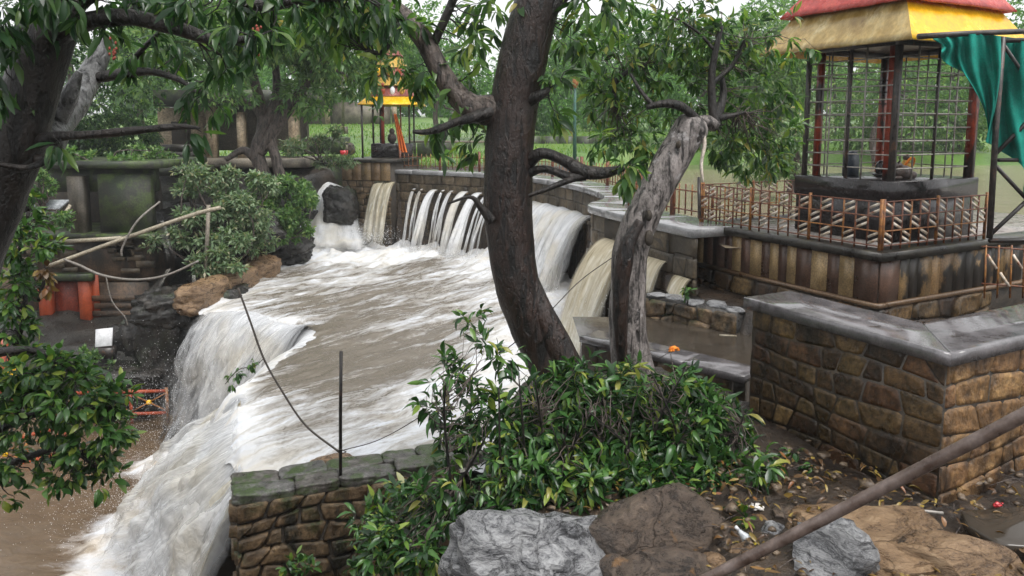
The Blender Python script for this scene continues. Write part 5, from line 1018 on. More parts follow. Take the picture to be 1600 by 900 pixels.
plant('small_plant', 1074, 478, 11.4, [(1073, 455, 5, 10, 11.4, .1, 4)], .12, .4, 'leaf_low', 'tiny weed on the shrine platform wall near the puddle', 10)

# ------------------------------------------------------------------ trees and shrubs beyond the pool
def tree(name, label, base, H, clus, mat, seed, kind='B', ln=.2, wd=.4, stems=None, bark='bark_mid', group=None, k=8, r0=.16, drp=.4):
    r_ = np.random.default_rng(seed); base = np.asarray(base, float); t = thing(name, label, 'tree', base, group); anc = []
    if stems is None:
        top = base + V3(r_.normal() * .4, r_.normal() * .4, H * .8); P = catmull([base - UP * .2, base + (top - base) * .4 + r_.normal(size=3) * V3(.3, .3, 0), top], 8); part('trunk', tube(P, np.linspace(r0, r0 * .3, len(P)), 10, .1, 3, seed), M[bark], t, True); anc = [P[6:]]
    else:
        for i, L in enumerate(stems): part('trunk' if i == 0 else 'branch', limb(L, 8, 14, .1, 3, seed + i), M[bark], t, True); anc.append(limb_pts(L))
    L_ = Leaves(); CC = []
    for c, rad, n in clus:
        C_, v = ellip(r_, c, rad, n, .45); keep = fbm(C_ * .9, 3, seed) > -.12; C_, v = C_[keep], v[keep]; CC.append(np.asarray(c)[None]); sprigs(L_, r_, C_, v + V3(0, 0, -.15), k, ln, wd, 1.0, drp, 1.0)
    L_.done(); A_ = np.concatenate(anc); part('branches', join([twig(A_[np.argmin(np.linalg.norm(A_ - c, axis=1))], c, r0 * .4, .02, r_, .08, 7, 6) for c in np.concatenate(CC)]), M[bark], t, kind='stuff')
    leaf_parts(t, L_, mat, r_, kind, 0); return t
E3 = lambda px, py, rx, ry, Yd, dp, n: (pt(px, py, Yd), (rx * mpp(Yd), dp, ry * mpp(Yd)), n)
tree('spreading_tree', 'many-stemmed tree on the bank above the white cascade', pt(415, 300, 25), 5, [E3(330, 60, 80, 60, 24, 1.6, 620), (pt(440, 20, 24)), ][:1] + [E3(430, 40, 90, 60, 24, 1.6, 760), E3(520, 70, 70, 60, 25, 1.5, 560), E3(350, 140, 60, 40, 24, 1.2, 200), E3(480, 150, 50, 36, 25, 1., 130), E3(250, 90, 70, 70, 24, 1.6, 330), E3(600, 50, 60, 60, 26, 1.4, 420), E3(230, -60, 130, 50, 23, 2.6, 500), E3(560, 130, 40, 30, 26, 1., 90)], 'leaf_mid', 201, 'B', .26, .34,  # one cluster sits above the frame, added to shade the bank
     stems=[[(425, 320, 25, 13), (412, 275, 25, 11), (402, 235, 25, 11), (415, 195, 25, 9), (432, 150, 25, 7), (430, 90, 25, 5)], [(404, 240, 25, 10), (430, 200, 25, 10), (465, 150, 25, 8), (500, 100, 25, 6), (520, 60, 25, 6)], [(404, 235, 25, 9), (410, 180, 25, 8), (395, 120, 24.5, 7), (370, 60, 24.5, 5)], [(440, 285, 25, 9), (432, 250, 25, 8), (425, 215, 25, 7), (440, 140, 25, 6)], [(402, 250, 25, 8), (380, 235, 25, 6), (352, 250, 24.8, 4)], [(415, 190, 25, 8), (390, 160, 25, 5), (350, 130, 25, 4)]], bark='bark_mid')
def shrub(label, base, clus, mat, seed, ln, wd, kind='B', group=None):
    r_ = np.random.default_rng(seed); t = thing('shrub', label, 'shrub', base, group); L_ = Leaves(); st_ = []
    for c0, rad0, n0 in clus:
        for q in range(7):
            v0 = nrm(r_.normal(size=3)) * r_.uniform(.35, 1.05); c = np.asarray(c0) + v0 * np.asarray(rad0); rad = np.asarray(rad0) * r_.uniform(.22, .48); C_, v = ellip(r_, c, rad, max(5, int(n0 / 7 * r_.uniform(.8, 2.4))), .4); sprigs(L_, r_, C_, v + V3(0, 0, .25), 8, ln * r_.uniform(.75, 1.2), wd, 1.0, .2, 1.0); st_.append(twig(np.asarray(base, float), c, .035, .01, r_, .1, 7, 6))
    part('stems', join(st_), M['bark_mid'], t, kind='stuff'); L_.done(); leaf_parts(t, L_, mat, r_, kind, 0)
shrub('pale green bush above the tan rock ledge, nearest the waterfall', pt(340, 430, 21.5), [E3(330, 300, 60, 38, 21.5, .9, 240), E3(290, 290, 35, 26, 21.5, .7, 90), E3(370, 330, 50, 40, 21.2, .8, 190), E3(330, 390, 60, 38, 20.8, .7, 210), E3(265, 375, 34, 20, 20.6, .5, 60), E3(350, 425, 36, 24, 20.5, .5, 90), E3(310, 345, 50, 28, 21, .6, 120), E3(400, 370, 40, 34, 21.6, .6, 130), E3(410, 300, 34, 36, 22, .6, 120)], 'leaf_shrub', 202, .17, .4)
shrub('rounded green bush under the many-stemmed tree beside the cascade', pt(440, 380, 24), [E3(455, 305, 40, 40, 24, .9, 260), E3(420, 350, 45, 36, 23.5, .8, 220), E3(465, 350, 24, 30, 24, .6, 80), E3(400, 310, 40, 30, 23.8, .7, 130)], 'leaf_mid', 203, .17, .45)
shrub('leafy growth on the roof slab of the mossy building', pt(160, 262, 21.5), [E3(110, 246, 50, 14, 21.6, .6, 70), E3(190, 250, 45, 10, 21.6, .6, 60), E3(235, 240, 30, 20, 22.5, .5, 60)], 'leaf_mid', 205, .15, .42)
shrub('straggly plant hanging over the grey sheet on the ledge', pt(70, 330, 20.0), [E3(62, 290, 26, 26, 19.9, .4, 60), E3(95, 345, 20, 16, 19.6, .3, 30), E3(40, 345, 26, 26, 19.6, .3, 50)], 'leaf_mid', 206, .16, .42)
shrub('low weeds on the dark rocks below the orange doorway', pt(150, 590, 18.8), [E3(128, 560, 24, 14, 18.8, .4, 40), E3(170, 580, 20, 10, 18.8, .3, 24)], 'leaf_mid', 207, .15, .42)
shrub('loose bush trailing over the edge of the far pier', pt(500, 250, 28), [E3(490, 225, 50, 26, 28, .8, 90), E3(520, 250, 26, 16, 28, .5, 40)], 'leaf_shrub', 204, .2, .36)
rows = [  # label, px, base py, distance, crown ellipses
    ('dark leafy tree behind the mossy concrete wall', 130, 262, 27, [(130, -60, 160, 60, 700), (130, 120, 120, 110, 800), (40, 60, 110, 90, 420), (60, 200, 90, 60, 460), (170, 220, 90, 40, 360)], 'leaf_over'),  # first crown ellipse is out of view, added to shade the left bank
    ('dark tree at the left edge above the temple columns', 250, 250, 33, [(240, 110, 110, 110, 620), (300, 40, 110, 70, 380), (210, 210, 90, 40, 300), (330, 130, 70, 50, 260)], 'leaf_mid'),
    ('tree behind the far shrine, right of its roof', 700, 240, 44, [(700, 110, 70, 80, 420), (650, 60, 80, 60, 300), (740, 170, 50, 40, 160)], 'leaf_far'),
    ('pale green tree far behind the many-stemmed tree', 450, 215, 62, [(430, 130, 80, 60, 380), (490, 100, 70, 50, 300)], 'leaf_far'),
    ('round green tree seen through the gap right of the centre trunk', 880, 215, 62, [(880, 140, 60, 50, 330), (840, 110, 50, 50, 240)], 'leaf_far'),
    ('pale tree at the far bank behind the leaning trunk', 1000, 235, 52, [(1000, 150, 70, 70, 420), (950, 170, 50, 45, 200)], 'leaf_far'),
    ('tall tree at the far bank just left of the shrine cage', 1195, 262, 36, [(1190, 110, 75, 100, 900), (1235, 150, 60, 90, 560), (1150, 190, 55, 60, 360)], 'leaf_mid'),
    ('bush overhanging the reservoir beside the shrine cage', 1240, 290, 20, [(1235, 235, 45, 48, 240), (1180, 255, 50, 36, 190), (1270, 200, 30, 50, 90)], 'leaf_shrub'),
    ('tree seen through the bars of the shrine cage', 1370, 255, 38, [(1360, 120, 80, 90, 560), (1440, 150, 70, 70, 330)], 'leaf_mid'),
    ('tree behind the red corner post of the shrine', 1500, 258, 42, [(1500, 110, 80, 100, 560), (1580, 60, 80, 80, 380)], 'leaf_far'),
    ('dark tree with a thick stem far behind the cage', 1290, 250, 48, [(1290, 120, 70, 80, 380), (1240, 60, 70, 60, 280)], 'leaf_mid'),
    ('broad low tree on the far bank right behind the leaning trunk', 1090, 250, 43, [(1090, 150, 70, 80, 520), (1040, 190, 50, 45, 240), (1140, 130, 50, 70, 300)], 'leaf_far'),
    ('bushy tree on the far bank between centre trunk and lamp pole', 850, 232, 50, [(850, 170, 50, 45, 260), (810, 130, 50, 60, 260)], 'leaf_far'),
    ('dense low tree seen low through the cage bars', 1430, 262, 41, [(1430, 200, 70, 45, 360), (1350, 200, 50, 45, 240), (1500, 190, 50, 50, 220)], 'leaf_mid'),
    ('tall hazy tree filling the gap left of the shrine roof', 1215, 235, 60, [(1210, 60, 70, 70, 420), (1160, 110, 60, 60, 300)], 'leaf_far'),
    ('tall hazy tree rising above the cut trunk', 1060, 232, 64, [(1060, 80, 80, 60, 420), (990, 60, 60, 55, 280)], 'leaf_far'),
    ('tall hazy tree right of the centre trunk top', 910, 222, 66, [(905, 70, 60, 50, 240), (860, 60, 40, 40, 140)], 'leaf_far'),
    ('hazy tree seen high through the cage bars', 1340, 240, 58, [(1340, 100, 80, 70, 420), (1420, 90, 70, 70, 360)], 'leaf_far'),
    ('hazy tree seen beside the red corner post', 1490, 245, 56, [(1480, 130, 70, 80, 380), (1550, 150, 60, 70, 260)], 'leaf_far'),
    ('tall tree at the right edge beyond the teal cloth', 1640, 265, 40, [(1640, 120, 80, 110, 400)], 'leaf_far'),
    ('pale tree above the far beige wall', 560, 205, 75, [(560, 110, 70, 60, 330), (620, 130, 60, 50, 240)], 'leaf_far'),
    ('tree between the green lamp pole and the leaning trunk', 940, 225, 58, [(930, 90, 60, 60, 260)], 'leaf_far'),
]
for i, (lab, px, py, Yd, cl, mt) in enumerate(rows):
    b = pt(px, py, Yd); sc_ = Yd / 30
    tree('bank_tree', lab, b, max(2., (py - min(c[1] for c in cl)) * mpp(Yd)), [E3(a, c, rx, ry, Yd + (i % 3 - 1) * .7, min(rx, ry) * mpp(Yd) * .9, int(n * 1.15)) for a, c, rx, ry, n in cl], mt, 300 + i, 'B' if Yd < 40 else 'C', .22 * max(.8, sc_) * (1.0 if Yd > 25 else .8), .42, group='trees round the reservoir and field', k=8, r0=.16 + .05 * sc_)
# wooded skyline
r_ = np.random.default_rng(400); L_ = Leaves()
for k in range(64):
    x_ = -85 + 170 * (k + .5) / 64 + r_.normal() * 1.2; y_ = r_.uniform(82, 108); hh = r_.uniform(8, 13); hh *= .8 if -12 < x_ < 22 else 1.15; C_, v = ellip(r_, (x_, y_, 1.0 + hh * .48), (r_.uniform(2.4, 4.2), 2.5, hh * .55), 190, .5); sprigs(L_, r_, C_, v, 6, .7, .6, 1., .2, 1.2)
L_.done(); VF, tone = L_.mesh(np.arange(len(L_.p)), 'C', r_); part('woods', VF, M['leaf_far'], attrs={'tone': tone}, kind='stuff', label='hazy green wood along the skyline behind the field')
# grass tufts on the field
n = 16000; gx_ = r_.uniform(-16, 30, n); gy_ = 31.5 + 30 * r_.random(n) ** 1.6; keep = ~((gx_ > -4.) & (gy_ < 40.5) & (gx_ > -4.6 + (gy_ - 29.5) * 1.2)); gx_, gy_ = gx_[keep], gy_[keep]; n = len(gx_); gz_ = ground_h(gx_, gy_)
d = nrm(np.stack([r_.normal(size=n) * .4, r_.normal(size=n) * .4, np.ones(n)], 1)); L_ = Leaves(); L_.add(np.stack([gx_, gy_, gz_ - .03], 1), d, r_.normal(size=(n, 3)), r_.uniform(.12, .3, n), r_.uniform(.03, .07, n)); L_.done(); VF, tone = L_.mesh(np.arange(n), 'C', r_)
M['grass'] = leafmat('grass_blade', [(0, (.09, .2, .03)), (.6, (.17, .3, .05)), (1, (.3, .34, .1))], .5, .4)
part('grass', VF, M['grass'], attrs={'tone': tone}, kind='stuff', label='bright green grass of the field behind the dam')
# ------------------------------------------------------------------ far pier and far shrine
fp = thing('stone_pier', 'square stone pier clad in reddish panels at the far end of the dam', 'pier', pt(575, 310, 29.3))
f0 = pt(535, 243, 29.3); f0[2] = 0; fx = nrm(V3(.97, -.25, 0)); fy = V3(.25, .97, 0); W_ = 2.05
part('core', boxv(f0 + UP * -5, fx * W_, fy * 3., UP * (5 - 1.32)), M['mortar'], fp)
for k in range(5): part('panel', cbox(f0 + fx * (k * W_ / 5 + .01) + UP * -2.05, fx * (W_ / 5 - .02), -fy * .05, UP * .7, .008), M['panel'], fp)
for k in range(4): part('panel', cbox(f0 + fy * (k * .7 + .01) + UP * -2.05, fy * .68, -fx * .05, UP * .7, .008), M['panel'], fp)
part('coping_slab', slab2([f0 - (fx + fy) * .12, f0 + fx * (W_ + .12) - fy * .12, f0 + fx * (W_ + .12) + fy * 3.1, f0 - fx * .12 + fy * 3.1], -1.33, -1.22, 3), M['coping_dk'], fp)
masonry(fp, lambda s, z, o: f0 + fx * s - fy * o + UP * z, W_, -4.8, -2.07, .42, .24, M['stone_low'], 41, .012, .05, .3)
masonry(fp, lambda s, z, o: f0 + fy * s - fx * o + UP * z, 2.8, -4.8, -2.07, .45, .26, M['stone_dam'], 42, .012, .05, .3, flip=True)
fb = thing('dark_block_wall', 'low dark wall left of the far pier above the white cascade', 'wall', pt(500, 290, 31)); a = pt(440, 262, 31); a[2] = -3.2
part('core', boxv(a, V3(2.6, -.2, 0), V3(.1, 1., 0), UP * 1.75), M['concrete'], fb); part('coping_slab', cbox(a + V3(-.05, -.08, 1.752), V3(2.7, -.2, 0), V3(.1, 1.1, 0), UP * .1), M['coping'], fb)
b2 = thing('dark_block_wall', 'long dark stone bench wall on the grass left of the far shrine', 'wall', pt(495, 240, 34)); part('block', cbox(pt(468, 241, 35), V3(2.3, 0, 0), V3(0, .6, 0), UP * .8, .03), M['concrete'], b2); part('end_block', rock(pt(545, 233, 34.8), (.32, .3, .42), 4, 12, .06, 3), M['rock_brown'], b2)
fs = thing('far_shrine', 'small far shrine with yellow eaves and colourful tiered spire on posts', 'shrine', pt(600, 245, 31.))
s0_ = pt(580, 244, 30.6); sw = 1.65
def FS(a, b, z): return V3(s0_[0] + a, s0_[1] + b, z)
zb = -1.22
part('plinth', cbox(FS(0, 0, zb), V3(sw, 0, 0), V3(0, sw, 0), UP * .58, .02), M['granite'], fs)
for a, b, m_, w_ in ((-.35, -.2, 'steel_dk', .07), (.05, .1, 'steel_dk', .07), (.42, .1, 'redpost', .12), (sw - .1, .1, 'steel_dk', .07), (sw - .45, .1, 'rust', .06), (.1, sw - .1, 'steel_dk', .07), (sw - .1, sw - .1, 'steel_dk', .07)):
    part('post', boxv(FS(a, b, zb if a < 0 else zb + .58), V3(w_, 0, 0), V3(0, w_, 0), UP * (1.05 - zb if a < 0 else .47 - zb)), M[m_], fs)
def ftier(z0, z1, o0, o1, mats):
    lo = [FS(-o0, -o0, z0), FS(sw + o0, -o0, z0), FS(sw + o0, sw + o0, z0), FS(-o0, sw + o0, z0)]; hi = [FS(-o1, -o1, z1), FS(sw + o1, -o1, z1), FS(sw + o1, sw + o1, z1), FS(-o1, sw + o1, z1)]
    for k in range(4): V = [lo[k], lo[(k + 1) % 4], hi[(k + 1) % 4], hi[k]]; V = V + [v - UP * .04 for v in V]; part('roof_slope', (np.array(V), [(0, 1, 2, 3), (7, 6, 5, 4), (0, 4, 5, 1), (2, 6, 7, 3), (1, 5, 6, 2), (3, 7, 4, 0)]), M[mats[k % len(mats)]], fs)
ftier(.97, 1.32, .42, .05, ['yellow', 'yellow', 'yellow', 'white']); ftier(1.31, 1.75, .1, .0, ['red_muted', 'red_muted', 'red_muted', 'white']); ftier(1.75, 2.15, .08, -.15, ['yellow_muted']); ftier(2.15, 2.5, -.1, -.25, ['red_muted']); ftier(2.5, 3.0, -.2, -.5, ['yellow_muted']); ftier(3.0, 3.6, -.42, -.8, ['red_muted'])
for k, x_ in enumerate((.15, .55, .95, 1.35)): part('figure', join([ell(FS(x_, -.02, 1.5), (.12, .1, .2), 2), ell(FS(x_, -.02, 1.76), (.08, .08, .09), 2)]), M[['gold', 'orange', 'white', 'gold'][k]], fs, True)
for k, x_ in enumerate((.35, .8, 1.2)): part('figure', ell(FS(x_, .08, 2.3), (.11, .1, .18), 2), M[['yellow', 'gold', 'orange'][k]], fs, True)
part('finial', join([ell(FS(sw / 2, sw / 2, 3.65), (.2, .2, .16), 2), ell(FS(sw / 2, sw / 2, 3.9), (.09, .09, .16), 2)]), M['gold'], fs, True)
id_ = thing('idol', 'brown stone figure inside the far shrine', 'statue', FS(.8, .5, zb + .58)); part('body', join([ell(FS(.8, .5, zb + .8), (.2, .15, .24), 2), ell(FS(.8, .5, zb + 1.08), (.12, .11, .14), 2)]), M['statue'], id_, True); part('pot', ell(FS(.45, .3, zb + .66), (.1, .1, .1), 2), M['bluegrey'], id_, True)
P = []; nU, nV = 14, 22
for i in range(nU):
    for j in range(nV): v = j / (nV - 1); P.append(pt(615 + 9 * (i / (nU - 1)) * (.5 + v * .9) + 9 * v, 178 + 60 * v, 30.3 + .08 * math.sin(i * 1.3 + v * 3)))
P = np.array(P); f_ = grid_faces(nU, nV); tag(part('orange_cloth', (np.concatenate([P, P + V3(0, -.01, 0)]), np.concatenate([f_, f_[:, ::-1] + len(P)])), M['orangecloth'], smooth=True), 'bright orange cloth hanging at the right post of the far shrine', 'cloth')
tag(part('red_bucket', tube([FS(-1.1, -.1, zb), FS(-1.1, -.1, zb + .15), FS(-1.1, -.1, zb + .3)], [.12, .15, .17], 12), M['redwrap']), 'small red bucket on the far pier beside the shrine', 'bucket')
# far field: walls and poles
fw = thing('boundary_wall', 'weathered beige boundary wall at the back of the field', 'wall', pt(560, 197, 62))
for k, (a, b, h, m_) in enumerate(((405, 512, 2.2, 'concrete_lt'), (512, 610, 2.0, 'concrete_lt'), (700, 840, 1.2, 'concrete_lt'))): p, q = pt(a, 198, 62), pt(b, 197, 62); part('wall_bay', boxv(p, q - p, V3(0, .3, 0), UP * h), M[m_], fw)
for a in (508, 612): part('pillar', boxv(pt(a, 199, 61.8), V3(.4, 0, 0), V3(0, .4, 0), UP * 2.3), M['beige'], fw)
rw = thing('retaining_wall', 'long low dark retaining wall crossing the far grass', 'wall', pt(900, 232, 45))
for k in range(7): p, q = pt(790 + k * 28, 231, 45), pt(817 + k * 28, 231, 45); part('wall_bay', boxv(p - UP * .3, q - p, V3(0, .5, 0), UP * (1.0 + .02 * (k % 2))), M['concrete'], rw)
p, q = pt(640, 222, 38), pt(760, 222, 38); tag(part('bench_slab', cbox(p - UP * .05, q - p, V3(0, .6, 0), UP * .12), M['concrete_lt']), 'pale flat slab on the grass right of the far shrine', 'slab')
tag(part('concrete_block', cbox(pt(652, 247, 37), V3(1.7, 0, 0), V3(0, .7, 0), UP * .75, .03), M['concrete']), 'dark block on the grass right of the far shrine', 'block')
lp = thing('lamp_pole', 'slim green lamp pole standing on the far grass', 'pole', pt(898, 248, 33)); part('pole', tube([pt(898, 250, 33), pt(898, 180, 33), pt(899, 120, 33)], [.09, .07, .05], 10), M['greenpole'], lp); part('base', boxv(pt(892, 252, 33.1) - V3(0, .15, 0), V3(.34, 0, 0), V3(0, .34, 0), UP * .2), M['concrete_lt'], lp); part('lamp_head', ell(pt(899, 128, 32.9), (.14, .14, .28), 2), M['rust_or'], lp, True)
up_ = thing('utility_pole', 'thin pale utility pole beyond the many-stemmed tree', 'pole', pt(536, 208, 46)); part('pole', tube([pt(536, 208, 46), pt(535, 40, 46)], [.1, .07], 8), M['concrete_lt'], up_); part('base', boxv(pt(532, 209, 46), V3(.4, 0, 0), V3(0, .4, 0), UP * .45), M['concrete_lt'], up_)
cr = thing('canopy_frame', 'thin grey roof frame of a shed behind the many-stemmed tree', 'frame', pt(520, 130, 40))
part('beam', boxv(pt(470, 130, 40), pt(600, 128, 40) - pt(470, 130, 40), V3(0, .1, 0), UP * .12), M['steel_dk'], cr); part('beam', boxv(pt(470, 138, 40), pt(600, 136, 40) - pt(470, 138, 40), V3(0, .1, 0), UP * .05), M['steel'], cr)
for a in (473, 597): part('post', boxv(pt(a, 215, 40.05), V3(.09, 0, 0), V3(0, .09, 0), UP * 2.95), M['steel'], cr)
# ------------------------------------------------------------------ left bank: mossy building, orange door, temple
lb = thing('mossy_building', 'dark mossy concrete building with an orange doorway on the left bank', 'building', pt(150, 500, 21)); Yb = 21.
def LB(px, py, Y=Yb): return pt(px, py, Y)
def wallrect(name, x0, y0, x1, y1, Y, th, mat, par=None):
    a, b, c = pt(x0, y1, Y), pt(x1, y1, Y), pt(x0, y0, Y); return part(name, cbox(a, (b - a), V3(0, th, 0), UP * (c[2] - a[2]), .02), M[mat], par or lb)
wallrect('wall', -120, 372, 62, 640, 20.95, 3, 'brickwall'); wallrect('wall', 62, 372, 240, 440, 21, 3, 'brickwall'); wallrect('wall', 142, 440.5, 240, 600, 21.02, 3, 'brickwall'); wallrect('wall', 62.5, 514, 141.5, 640, 21.01, 3, 'brickwall')
wallrect('mossy_panel', 158, 272, 238, 366, 20.9, .3, 'concrete'); wallrect('pier', 110, 275, 134, 366, 20.85, .35, 'concrete_lt'); wallrect('lintel', 60, 262, 240, 300, 21.2, .4, 'concrete'); wallrect('back_wall', 40, 280, 250, 372, 23.2, .3, 'mortar'); wallrect('roof_slab', 30, 252, 246, 264, 20.7, 3.4, 'concrete'); wallrect('floor_slab', 50, 366, 262, 374, 20.6, 3, 'concrete')
dr_ = wallrect('door', 83, 440, 125, 512, 21.1, .08, 'orange_dk'); wallrect('jamb', 64, 440, 82, 516, 20.85, .3, 'orange', dr_); wallrect('jamb', 126, 436, 143, 508, 20.85, .3, 'orange', dr_); wallrect('sill', 66, 513, 146, 522, 20.7, .5, 'concrete', dr_); wallrect('lintel', 70, 428, 142, 440, 20.75, .4, 'concrete', dr_)
wallrect('orange_patch', 142, 428, 158, 500, 20.99, .02, 'orange')
for k in range(5): part('brick_course', cbox(LB(145 + (k % 2) * 4, 470 + k * 12, 20.98), V3(1.6, 0, 0), V3(0, -.05, 0), UP * .16, .01), M['brickwall'], lb)
g_ = np.random.default_rng(77)
for k in range(26): part('stone', cbox(pt(-20 + g_.uniform(0, 250), 380 + g_.uniform(0, 50), 20.96), V3(g_.uniform(.3, .6), 0, 0), V3(0, -.05, 0), UP * g_.uniform(.14, .24), .02), M['stone_dam'], lb)
tag(part('tarpaulin', (np.array([pt(40, 325, 20.4), pt(75, 312, 20.2), pt(108, 312, 20.2), pt(88, 330, 20), pt(60, 338, 20), pt(40, 335, 20.2)] + [pt(40, 328, 20.5), pt(75, 315, 20.3), pt(108, 315, 20.3), pt(88, 333, 20.1), pt(60, 341, 20.1), pt(40, 338, 20.3)]), [(0, 1, 2, 3, 4, 5), (11, 10, 9, 8, 7, 6)] + [(i, i + 6, (i + 1) % 6 + 6, (i + 1) % 6) for i in range(6)]), M['sky_metal']), 'crumpled grey sheet on the ledge of the mossy building', 'sheet')
for (a, b, lab) in [((83, 362, 20), (110, 320, 20.3), 'short bamboo stick leaning on the mossy building')]: tag(part('bamboo_pole', tube([pt(*a), pt(*b)], .05, 8, .08, 6), M['bamboo']), lab, 'pole')
tag(part('bamboo_pole', tube(catmull([pt(78, 415, 19.6), pt(190, 374, 19.7), pt(300, 336, 19.8), pt(345, 324, 19.9)], 6), .055, 8, .06, 5), M['bamboo']), 'long pale bamboo pole slanting across the front of the mossy building', 'pole')
tag(part('bamboo_pole', tube([pt(95, 378, 20.2), pt(190, 372, 20.2)], .06, 8, .06, 5), M['bamboo']), 'short level bamboo pole behind the long slanting one', 'pole')
wire('grey_cable', [(100, 405, 19.5), (125, 415, 19.4), (160, 430, 19.3), (210, 437, 19.3), (260, 430, 19.3), (310, 408, 19.4)], .035, 'cable', 'thick grey cable sagging below the bamboo pole', 'cable')
wire('grey_cable', [(190, 400, 19.5), (192, 385, 19.5), (215, 345, 19.6), (250, 315, 20)], .03, 'cable', 'grey cable rising from the bamboo pole towards the pale bush', 'cable')
wire('grey_cable', [(165, 430, 19.6), (175, 470, 19.6), (195, 495, 19.6), (200, 508, 19.6)], .018, 'cable', 'thin cable dangling against the brick wall', 'cable')
tag(part('iron_post', tube([pt(320, 460, 20.2), pt(326, 320, 20.4)], .06, 8, .1, 4), M['concrete_lt']), 'grey post standing among the pale bush leaves', 'post')
wb = thing('white_box', 'white tilted box lid below the orange doorway', 'box', pt(162, 540, 19)); V, Fc = cbox(pt(148, 543, 19.2), V3(.46, 0, .05), V3(-.03, .14, .46), V3(0, .05, -.015), .012); part('lid', (V, Fc), M['white'], wb); part('base', boxv(pt(150, 560, 19.2), V3(.44, 0, 0), V3(0, .3, 0), UP * .28), M['steel_dk'], wb)
la, lb_ = pt(288, 478, 18.6), pt(420, 402, 23.2); lc = (la + lb_) / 2; ang2 = math.atan2(lb_[1] - la[1], lb_[0] - la[0]); ll = np.linalg.norm((lb_ - la)[:2]) / 2
for k, (f, l_, lab) in enumerate(((.2, .24, 'tan rock at the low end of the ledge where the tall waterfall begins'), (.55, .24, 'long tan flat-topped rock in the middle of the ledge'), (.86, .2, 'tan rock at the upper end of the ledge under the bushes'))):
    c = la + (lb_ - la) * f; c[2] = ZP + .12 + .04 * k; tag(part('rock', block(c, (ll * l_ * 1.7, .45, .42), 30 + k, 3.4, .12, ang2, .02, 4), M['rock_tan'], smooth=True), lab, 'rock')
def blockrock(px, py, Yd, r, seed, label, ang=0., p=3.6, rough=.13, mat='rock_dark'):
    o = part('rock', block(pt(px, py, Yd), r, seed, p, rough, ang, .1 * math.sin(seed), 5), M[mat], smooth=True); return tag(o, label, 'rock')
blockrock(532, 322, 28.4, (.62, .5, .72), 12, 'black wet rock standing in the white cascade', .3)
blockrock(492, 345, 28.8, (.4, .4, .4), 14, 'smaller black rock under the white cascade', .5)
blockrock(430, 390, 25.3, (1.2, .8, .6), 15, 'dark bank rock below the rounded green bush', .2)
blockrock(305, 478, 19.9, (1.5, .7, .55), 16, 'dark undercut rock beneath the tan ledge', .5)
blockrock(262, 545, 19.6, (.75, .6, 1.5), 17, 'tall black rock face behind the spray of the tall waterfall', .1)
blockrock(215, 560, 19.9, (.8, .5, 1.1), 21, 'black rock step between the white box and the tall waterfall', -.2)
blockrock(208, 585, 18.9, (.8, .6, .22), 18, 'flat wet rock under the white box', .1, 5, .08)
blockrock(180, 612, 19.0, (1.2, .6, .3), 22, 'low black rock shelf behind the orange railing', .05, 5, .1)
blockrock(345, 360, 23.2, (1.9, .9, .8), 19, 'dark earthy bank behind the pale green bush', .1)
for i, (a, b, c, d, lab) in enumerate([((250, 345, 20), (275, 410, 20), 0, 0, 'thin trickle of water on the dark bank beside the pale bush'), ((262, 420, 19.6), (240, 470, 19.4), 0, 0, 'small white trickle over the dark rocks left of the ledge'), ((300, 430, 19.8), (305, 465, 19.6), 0, 0, 'small white trickle dropping from the tan ledge')]):
    p, q = pt(*a), pt(*b); cascade('trickle', [p - V3(.1, 0, 0), p, p + V3(.1, 0, 0)], [q - V3(.2, .1, 0), q - V3(0, .1, 0), q + V3(.16, -.1, 0)], 16, 20, 'fall_mist', lab, .04, 70 + i, dn=.12, et=.4)
# temple behind the bank
tb = thing('temple_building', 'old beige temple building with columns under the trees on the left bank', 'building', pt(360, 260, 30)); 
def TB(name, x0, y0, x1, y1, Y, th, mat): wallrect(name, x0, y0, x1, y1, Y, th, mat, tb)
TB('wall', 250, 168, 330, 248, 31, .5, 'beige'); TB('wall', 330.5, 160, 480, 235, 32.5, .4, 'concrete_lt'); TB('column', 325, 165, 338, 250, 30.5, .35, 'beige'); TB('column', 372, 175, 384, 250, 30.3, .35, 'beige'); TB('column', 452, 170, 466, 240, 30.3, .4, 'beige'); TB('roof', 240, 140, 490, 166, 30.0, 3, 'concrete'); TB('plinth', 240, 248, 480, 262, 29.6, 3, 'concrete_lt'); TB('shelf', 200, 262, 300, 275, 26, 2, 'concrete'); TB('opening_shade', 270, 190, 300, 245, 30.97, .02, 'mortar')  # the doorway gap is a thin dark plate, its shade put into the colour
wallrect('stair', 250, 226, 300, 236, 29, 1, 'coping_dk', tb); wallrect('stair', 240, 238, 300, 247, 28.6, 1, 'coping_dk', tb)
# orange and yellow railings by the lower pool
def orail(label, A_, B_, H, n):
    t = thing('painted_railing', label, 'railing', A_, 'orange and yellow railings by the lower pool'); A_, B_ = np.asarray(A_), np.asarray(B_)
    for z in (0, H): part('rail', tube([A_ + UP * z, B_ + UP * z], .045, 8), M['orange'], t)
    for k in range(n + 1): p = A_ + (B_ - A_) * k / n; part('post', bar(p - UP * .25, p + UP * (H + .08), .07), M['orange' if k % 2 == 0 else 'rust_or'], t)
    for k in range(n):
        p, q = A_ + (B_ - A_) * k / n, A_ + (B_ - A_) * (k + 1) / n; c = (p + q) / 2 + UP * H / 2
        for a in (p, q):
            for z in (0.05, H - .05): part('ray', bar(c, a + UP * z, .03), M['rust_or'], t)
        part('boss', ell(c, (.07, .04, .07), 2), M['yellow'], t, True)
orail('orange railing with yellow rays beside the foot of the tall waterfall', pt(90, 650, 17.6), pt(262, 645, 18.0), .58, 3)
orail('orange railing half hidden by the leafy branches at the lower left', pt(-160, 775, 15.2), pt(105, 705, 16.6), .62, 4)
